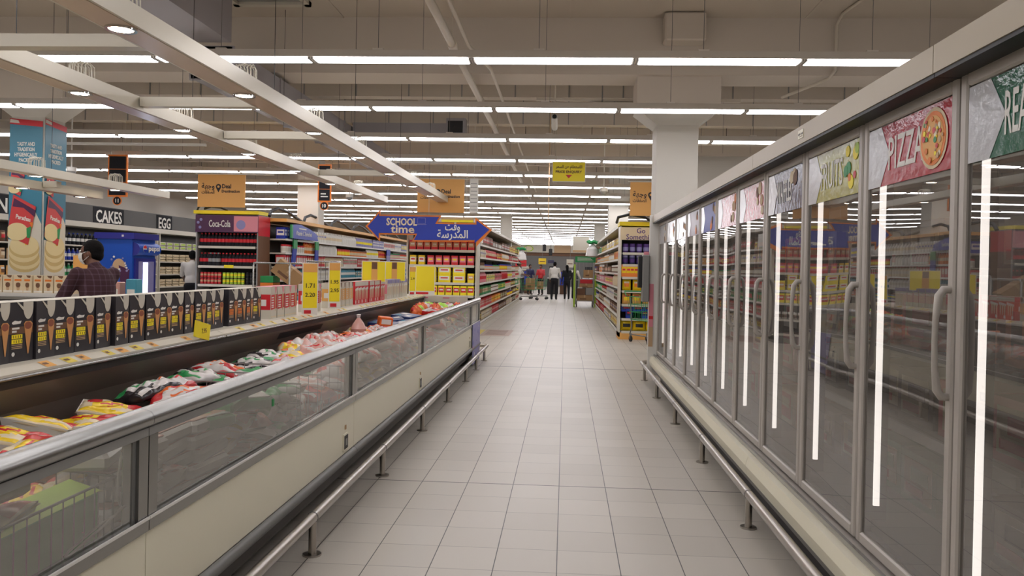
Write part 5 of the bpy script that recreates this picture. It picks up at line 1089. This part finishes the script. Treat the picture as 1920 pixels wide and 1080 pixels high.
# ================================================================ CHECKOUT AREA
t = thing('checkout_fascia', 'cream and wood fascia above the far checkouts with yellow marks', 'fascia', (-2, 62, 2.6))
for i in range(14):
    x = -10 + i * 1.3; k = 'tan' if i % 3 == 1 else 'offwhite'; mb = MB(); mb.box(x, 62, 2.66, min(7.9, x + 1.29), 62.2, 3.26, k); p = mb.part('fascia_board', t)
    if i in (5, 8): mb = MB(); mb.prism(circ((x + .6, 61.99, 2.95), .4, 'Y', 20, .6), (0, -.02, 0), 'lime'); mb.prism(circ((x + .6, 61.96, 2.95), .32, 'Y', 20, .55), (0, -.02, 0), 'g_cream'); mb.part('oval_mark', p)
mb = MB(); mb.box(-10, 62.2, 2.4, 7.8, 62.6, 2.66, 'brown'); mb.part('brown_band', t)
for x in (-9.8, -5, 3, 7.4): MB().box(x, 62.2, 0, x + .3, 62.5, 2.4, 'brown').part('post', t)
mb = MB(); mb.box(-10, 64, 0, 8, 64.3, 2.66, 'midgrey'); mb.struct('partition_wall')
for i in range(7):
    x = -7 + i * 2.0; t = thing('checkout_counter', 'dark checkout counter, %s from the left' % ordn[i], 'counter', (x, 46, 0), 'checkout counters')
    mb = MB(); mb.box(x, 44.5, 0, x + .6, 47.5, .85, 'dark'); mb.box(x - .02, 44.45, .85, x + .62, 47.5, .9, 'grey'); mb.part('body', t)
    mb = MB(); mb.cyl((x + .3, 45, .9), (x + .3, 45, 1.5), .02, 'grey', n=8); mb.box(x + .1, 44.98, 1.25, x + .5, 45.02, 1.55, 'black'); mb.part('screen', t)
    mb = MB(); mb.box(x + .7, 45, .0, x + 1.1, 46, 1.3, 'brown'); mb.box(x + .7, 44.98, .5, x + 1.1, 45, 1.25, random.choice(['red', 'blue', 'pink', 'teal', 'lilac'])); mb.part('sweet_rack', t)
for i, (x, y, z, w, h, k, s) in enumerate([(-1.35, 40, 1.63, .38, .3, 'g_yellow', 'yellow poster above the checkouts'), (-2.5, 40, 1.5, .55, .32, 'red', 'red poster above the left shopping cart'), (.05, 40, 1.5, .35, .4, 'offwhite', 'white poster above the women in black'), (-.9, 41, 1.7, .3, .15, 'navy', 'small dark blue screen above the checkouts'), (-2.4, 44, 1.3, .5, .25, 'offwhite', 'low white poster behind the left cart')]):
    t = thing('checkout_poster', s, 'poster', (x, y, z)); MB().box(x, y, z, x + w, y + .02, z + h, k).part('board', t); MB().cyl((x + w / 2, y + .01, z + h), (x + w / 2, y + .01, 4.8), .006, 'grey', n=5).part('hanging_wire', t)
    MB().box(x + .05, y - .003, z + h * .4, x + w - .05, y, z + h * .5, 'brown').part('text_line', t)
for i, x in enumerate((-1.02, -.72)):
    t = thing('hanging_speaker', 'black hanging unit above the aisle end, %s' % ['higher and left', 'lower and right'][i], 'speaker', (x, 38, 2.2)); z = 2.42 - .2 * i
    mb = MB(); mb.rbox(x - .08, 38, z - .18, x + .08, 38.15, z + .14, 'black', .02); mb.part('housing', t); MB().cyl((x, 38.07, z + .12), (x, 38.07, 4.8), .008, 'black', n=5).part('hanging_wire', t)
t = thing('hanging_light_box', 'pale hanging box sign above the right aisle gondola end', 'sign', (.7, 33, 2.1)); MB().box(.3, 33, 2.2, .95, 33.8, 2.75, 'offwhite').part('housing', t); MB().box(.29, 32.98, 2.12, .96, 33.82, 2.2, 'tan').part('base_trim', t); hang(t, (.4, .85), 33.4, 2.75)
def bunch(x, y, z, lab):
    t = thing('hanging_bag', lab, 'bag', (x, y, z)); mb = MB(); mb.lathe([(.02, 0, 'film'), (.25, .05, 'film'), (.2, .3, 'film'), (.06, .45, 'film'), (.02, .5, 'film')], (x, y, z), 12); mb.part('clear_bag', t)
    mb = MB()
    for a in range(6): mb.sph((x + .13 * math.cos(a), y + .1 * math.sin(a), z + .52 + .03 * (a % 2)), (.1, .08, .06), 'green', 8, 6)
    mb.part('green_bow', t); MB().cyl((x, y, z + .5), (x, y, 4.8), .004, 'grey', n=5).part('hanging_wire', t)
bunch(.95, 28.5, 1.85, 'clear hanging bag with a green bow above the tall stock trolley'); bunch(-2.0, 36, 1.75, 'clear hanging bag with a green bow above the left gondola end')
t = thing('brown_post', 'brown wooden post beside the tall stock trolley', 'post', (1.25, 33, 0)); MB().box(1.2, 33, 0, 1.4, 33.3, 2.6, 'brown').part('shaft', t)
# ================================================================ PEOPLE
def fuse(name, prims, parent, voxel, mats_for=None, smooth=4, label=None):
    """prims: (p0, p1, r0, r1, mat) tapered limbs or ('e', centre, radii, mat, rot) ellipsoids, fused into one continuous skin"""
    mb = MB()
    for p in prims:
        if p[0] == 'e': mb.sph(p[1], p[2], p[3], 16, 10, p[4] if len(p) > 4 else None)
        else:
            a, b, r0, r1, k = p; a = Vector(a); b = Vector(b); n = max(2, int((b - a).length / (min(r0, r1) * .5)) + 1)
            mb.cyl(a, b, r0, k, r1, 14, True, True); mb.sph(a, r0, k, 12, 8); mb.sph(b, r1, k, 12, 8)
    me0 = mb.mesh(name); o = bpy.data.objects.new(name, me0); COL.objects.link(o)
    m = o.modifiers.new('r', 'REMESH'); m.mode = 'VOXEL'; m.voxel_size = voxel; m.use_smooth_shade = True
    s = o.modifiers.new('s', 'SMOOTH'); s.iterations = smooth; s.factor = .5
    dg = bpy.context.evaluated_depsgraph_get(); dg.update(); me = bpy.data.meshes.new_from_object(o.evaluated_get(dg)); me.name = name
    bpy.data.objects.remove(o)
    keys = []; me.materials.clear()
    def dist(c, p):
        if p[0] == 'e':
            q = c - Vector(p[1]); 
            if len(p) > 4: q = p[4].transposed() @ q
            return (Vector((q.x / p[2][0], q.y / p[2][1], q.z / p[2][2])).length - 1) * min(p[2])
        a = Vector(p[0]); b = Vector(p[1]); t = max(0, min(1, (c - a).dot(b - a) / max(1e-9, (b - a).length_squared))); return (c - a - (b - a) * t).length - (p[2] + (p[3] - p[2]) * t)
    for p in prims:
        k = p[3] if p[0] == 'e' else p[4]
        if k not in keys: keys.append(k); me.materials.append(MATS[k])
    if len(keys) > 1:
        for f in me.polygons: f.material_index = keys.index(min(((dist(f.center, p), (p[3] if p[0] == 'e' else p[4])) for p in prims), key=lambda q: q[0])[1])
    for f in me.polygons: f.use_smooth = True
    o = bpy.data.objects.new(name, me); COL.objects.link(o); o.parent = parent
    if label: o['label'] = label
    return o
def hand(w, d, side, skin, grip=.35):
    """five fingers: w wrist, d unit direction of the hand, side: unit towards the thumb"""
    w = Vector(w); d = Vector(d).normalized(); s = Vector(side).normalized(); n = d.cross(s); out = [(w, w + d * .045, .022, .026, skin), (w + d * .04, w + d * .08, .03, .028, skin)]
    for i, L_ in enumerate((.07, .078, .072, .055)):
        b = w + d * .085 + s * (.026 - .0175 * i); m_ = b + d * L_ * .5 + n * L_ * .12; e = m_ + d * L_ * .42 + n * L_ * grip; out += [(b - d * .02, m_, .0088, .008, skin), (m_, e, .008, .0068, skin)]
    b = w + d * .03 + s * .028; m_ = b + d * .032 + s * .022; out += [(b, m_, .011, .0095, skin), (m_, m_ + d * .03 + n * .01, .0095, .008, skin)]
    return out
def person(lab, loc, rz, H, shirt, trousers, arms=((.0, .0), (.0, .0)), lean=0.0, head_turn=0.0, voxel=.016, hair='hair', long_hair=False, sleeves='short', over=None, stride=.0, detail=False, shoes='black'):
    """faces -Y in its own axes; arms: (forward lift, bend) in radians for right (-x... viewer left) and left"""
    t = thing('person', lab, 'person', loc, rz=rz); k = H / 1.75; V = lambda x, y, z: Vector((x, y, z)) * k
    def L(p):  # lean about the hips
        p = Vector(p); z0 = .95 * k
        if p.z <= z0: return p
        d = p - Vector((0, 0, z0)); c, s = math.cos(lean), math.sin(lean); return Vector((0, 0, z0)) + Vector((d.x, d.y * c - d.z * s, d.z * c + d.y * s))
    sk = 'skin'
    hip = [V(-.09, 0, .92), V(.09, 0, .92)]; knee = [V(-.1, -.02 - stride, .5), V(.1, -.02 + stride, .5)]; ank = [V(-.1, .03 - stride * .6, .09), V(.1, .03 + stride * 1.6, .09)]
    sh = [L(V(-.185, 0, 1.43)), L(V(.185, 0, 1.43))]
    body = []; sleeve = []
    for i in (0, 1):
        body += [(hip[i], knee[i], .078 * k, .052 * k, sk), (knee[i], ank[i], .05 * k, .034 * k, sk), (ank[i], ank[i] + V(0, -.14, -.05), .036 * k, .03 * k, sk)]
        f, b = arms[i]; u = Vector(((-.18 if i == 0 else .18), -math.sin(f), -math.cos(f))).normalized(); el = sh[i] + u * .29 * k
        v = Vector(((-.05 if i == 0 else .05) + (.12 if i == 0 else -.12) * (b > .3), -math.sin(f + b), -math.cos(f + b))).normalized(); wr = el + v * .25 * k
        body += [(sh[i], el, .045 * k, .037 * k, sk), (el, wr, .036 * k, .024 * k, sk)] + [(a, c, r0 * k, r1 * k, m_) for a, c, r0, r1, m_ in hand(wr, v, Vector((1 if i == 0 else -1, -.3, 0)), sk)]
        sleeve += [(sh[i], el, .066 * k, .056 * k, shirt)] if sleeves == 'short' else [(sh[i], el, .06 * k, .05 * k, shirt), (el, wr, .048 * k, .034 * k, shirt)]
    body += [('e', L(V(0, 0, 1.25)), (.15 * k, .1 * k, .26 * k), sk), ('e', V(0, .01, .95), (.15 * k, .105 * k, .12 * k), sk), (L(V(0, .01, 1.42)), L(V(0, -.01, 1.56)), .058 * k, .052 * k, sk)]
    ht = Matrix.Rotation(head_turn, 3, 'Z'); hc = L(V(0, -.02, 1.635)); Q = lambda x, y, z: hc + ht @ V(x, y, z)
    body += [('e', hc, (.075 * k, .095 * k, .115 * k), sk, ht), ('e', Q(0, -.035, -.05), (.055 * k, .06 * k, .065 * k), sk, ht), (Q(0, -.085, .01), Q(0, -.108, -.022), .011 * k, .015 * k, sk), ('e', Q(-.077, .005, -.01), (.012 * k, .02 * k, .03 * k), sk, ht), ('e', Q(.077, .005, -.01), (.012 * k, .02 * k, .03 * k), sk, ht),
             (Q(-.02, -.088, -.062), Q(.02, -.088, -.062), .007 * k, .007 * k, sk)]
    fuse('body', body, t, voxel * (.5 if detail else .62))
    fuse('shirt', sleeve + [('e', L(V(0, 0, 1.27)), (.175 * k, .122 * k, .24 * k), shirt), ('e', L(V(0, 0, 1.38)), (.2 * k, .105 * k, .1 * k), shirt), ('e', L(V(0, .0, 1.05)), (.165 * k, .125 * k, .16 * k), shirt), (L(V(-.17, 0, 1.42)), L(V(.17, 0, 1.42)), .062 * k, .062 * k, shirt), (L(V(0, .012, 1.44)), L(V(0, .0, 1.50)), .074 * k, .062 * k, shirt)], t, voxel)
    fuse('trousers', [(hip[i], knee[i], .093 * k, .07 * k, trousers) for i in (0, 1)] + [(knee[i], ank[i], .068 * k, .055 * k, trousers) for i in (0, 1)] + [('e', V(0, .01, .95), (.165 * k, .12 * k, .1 * k), trousers), ('e', V(0, .01, .88), (.15 * k, .115 * k, .11 * k), trousers)], t, voxel)
    for i in (0, 1): fuse('shoe', [(ank[i] + V(0, .01, -.035), ank[i] + V(0, -.16, -.05), .048 * k, .038 * k, shoes)], t, voxel)
    hh = [('e', Q(0, .014, .03), (.083 * k, .098 * k, .1 * k), hair, ht), ('e', Q(0, .045, -.02), (.075 * k, .065 * k, .065 * k), hair, ht)]
    if long_hair: hh += [(Q(0, .06, -.05), Q(0, .09, -.25), .075 * k, .05 * k, hair)]
    hr = fuse('hair', hh, t, voxel * .7)
    # clear the hair off the face
    me = hr.data; import bmesh
    bm = bmesh.new(); bm.from_mesh(me); iv = ht.transposed()
    bmesh.ops.delete(bm, geom=[v for v in bm.verts if (iv @ (v.co - hc)).y < (-.045 * k if (iv @ (v.co - hc)).z < .06 * k else -1) or ((iv @ (v.co - hc)).z < -.02 * k and (iv @ (v.co - hc)).y < .0)], context='VERTS'); bm.to_mesh(me); bm.free()
    for s in (-1, 1): MB().sph(Q(s * .03, -.083, .012), .013 * k, 'white', 10, 6).part('eye', t); MB().sph(Q(s * .03, -.093, .012), .006 * k, 'black', 8, 5).part('pupil', t)
    if over: fuse('waistcoat', [('e', L(V(0, 0, 1.27)), (.185 * k, .13 * k, .22 * k), over), ('e', L(V(0, 0, 1.05)), (.178 * k, .135 * k, .16 * k), over), ('e', L(V(0, 0, 1.37)), (.15 * k, .115 * k, .12 * k), over)], t, voxel)
    return t, Q, k
man, Q, k = person('man in a dark plaid shirt, glasses and white face mask, turned to the left', (-3.93, 6.6, 0), R(-112), 1.6, 'plaid', 'navy', ((.75, .5), (.55, .25)), .22, R(32), .012, detail=True)
mb = MB()   # face mask
n = 9
rows = []
for j, (z, r, f) in enumerate([(-.0, .074, .108), (-.025, .078, .118), (-.05, .076, .116), (-.08, .068, .1), (-.105, .05, .075)]):
    rows.append([Q(r * math.sin(a), -.005 - f * math.cos(a) * .93, z) for a in [R(-62 + 124 * i / n) for i in range(n + 1)]])
for j in range(4):
    for i in range(n): mb.add([rows[j][i], rows[j][i + 1], rows[j + 1][i + 1], rows[j + 1][i]], [(0, 1, 2, 3)], 'white', True)
for s in (-1, 1): mb.tube([Q(s * .066, -.055, -.005), Q(s * .085, .0, .015)], .0022, 'white', 5); mb.tube([Q(s * .06, -.05, -.08), Q(s * .085, .012, -.03)], .0022, 'white', 5)
mb.part('face_mask', man)
mb = MB()
for s in (-1, 1):
    mb.tube([Q(s * .034 + .026 * math.cos(a), -.108, .012 + .018 * math.sin(a)) for a in [i * math.pi / 6 for i in range(13)]], .002, 'black', 5); mb.tube([Q(s * .06, -.105, .016), Q(s * .088, .01, .012)], .002, 'black', 5)
mb.tube([Q(-.01, -.112, .014), Q(.01, -.112, .014)], .002, 'black', 5); mb.part('glasses', man)
person('man in a white shirt and dark trousers standing left of the cola display', (-8.22, 17.2, 0), R(-160), 1.66, 'clothwhite', 'clothblack', ((.5, .5), (.5, .7)), .1, 0, .018)
person('tall man in a white shirt and black trousers seen from behind at the aisle end', (-.5, 36.6, 0), R(170), 1.74, 'clothwhite', 'clothblack', ((.5, .5), (.25, .3)), .12, 0, .02, sleeves='long', stride=.03)
person('woman in black with long dark hair right of the tall man', (.08, 37.3, 0), R(190), 1.6, 'clothblack', 'clothblack', ((.3, .6), (.1, .2)), 0, 0, .02, long_hair=True, sleeves='long')
person('woman in a black waistcoat and white sleeves beside the stock trolley', (.45, 38.4, 0), R(150), 1.6, 'clothwhite', 'clothblack', ((.3, .6), (.2, .9)), 0, 0, .02, long_hair=True, sleeves='long', over='clothblack')
person('shopper in a pale shirt behind the left shopping cart', (-2.15, 36.3, 0), R(80), 1.72, 'clothwhite', 'beige', ((.6, .6), (.6, .7)), .05, 0, .02)
person('person in dark clothes at the checkout behind the left cart', (-1.9, 43, 0), R(30), 1.62, 'navy', 'clothblack', ((.2, .8), (.2, .6)), 0, 0, .022)
person('person in a dark red top at the checkout left of the tall man', (-1.3, 42.5, 0), R(-20), 1.62, 'bag_red', 'clothblack', ((.2, .8), (.2, .6)), 0, 0, .022)
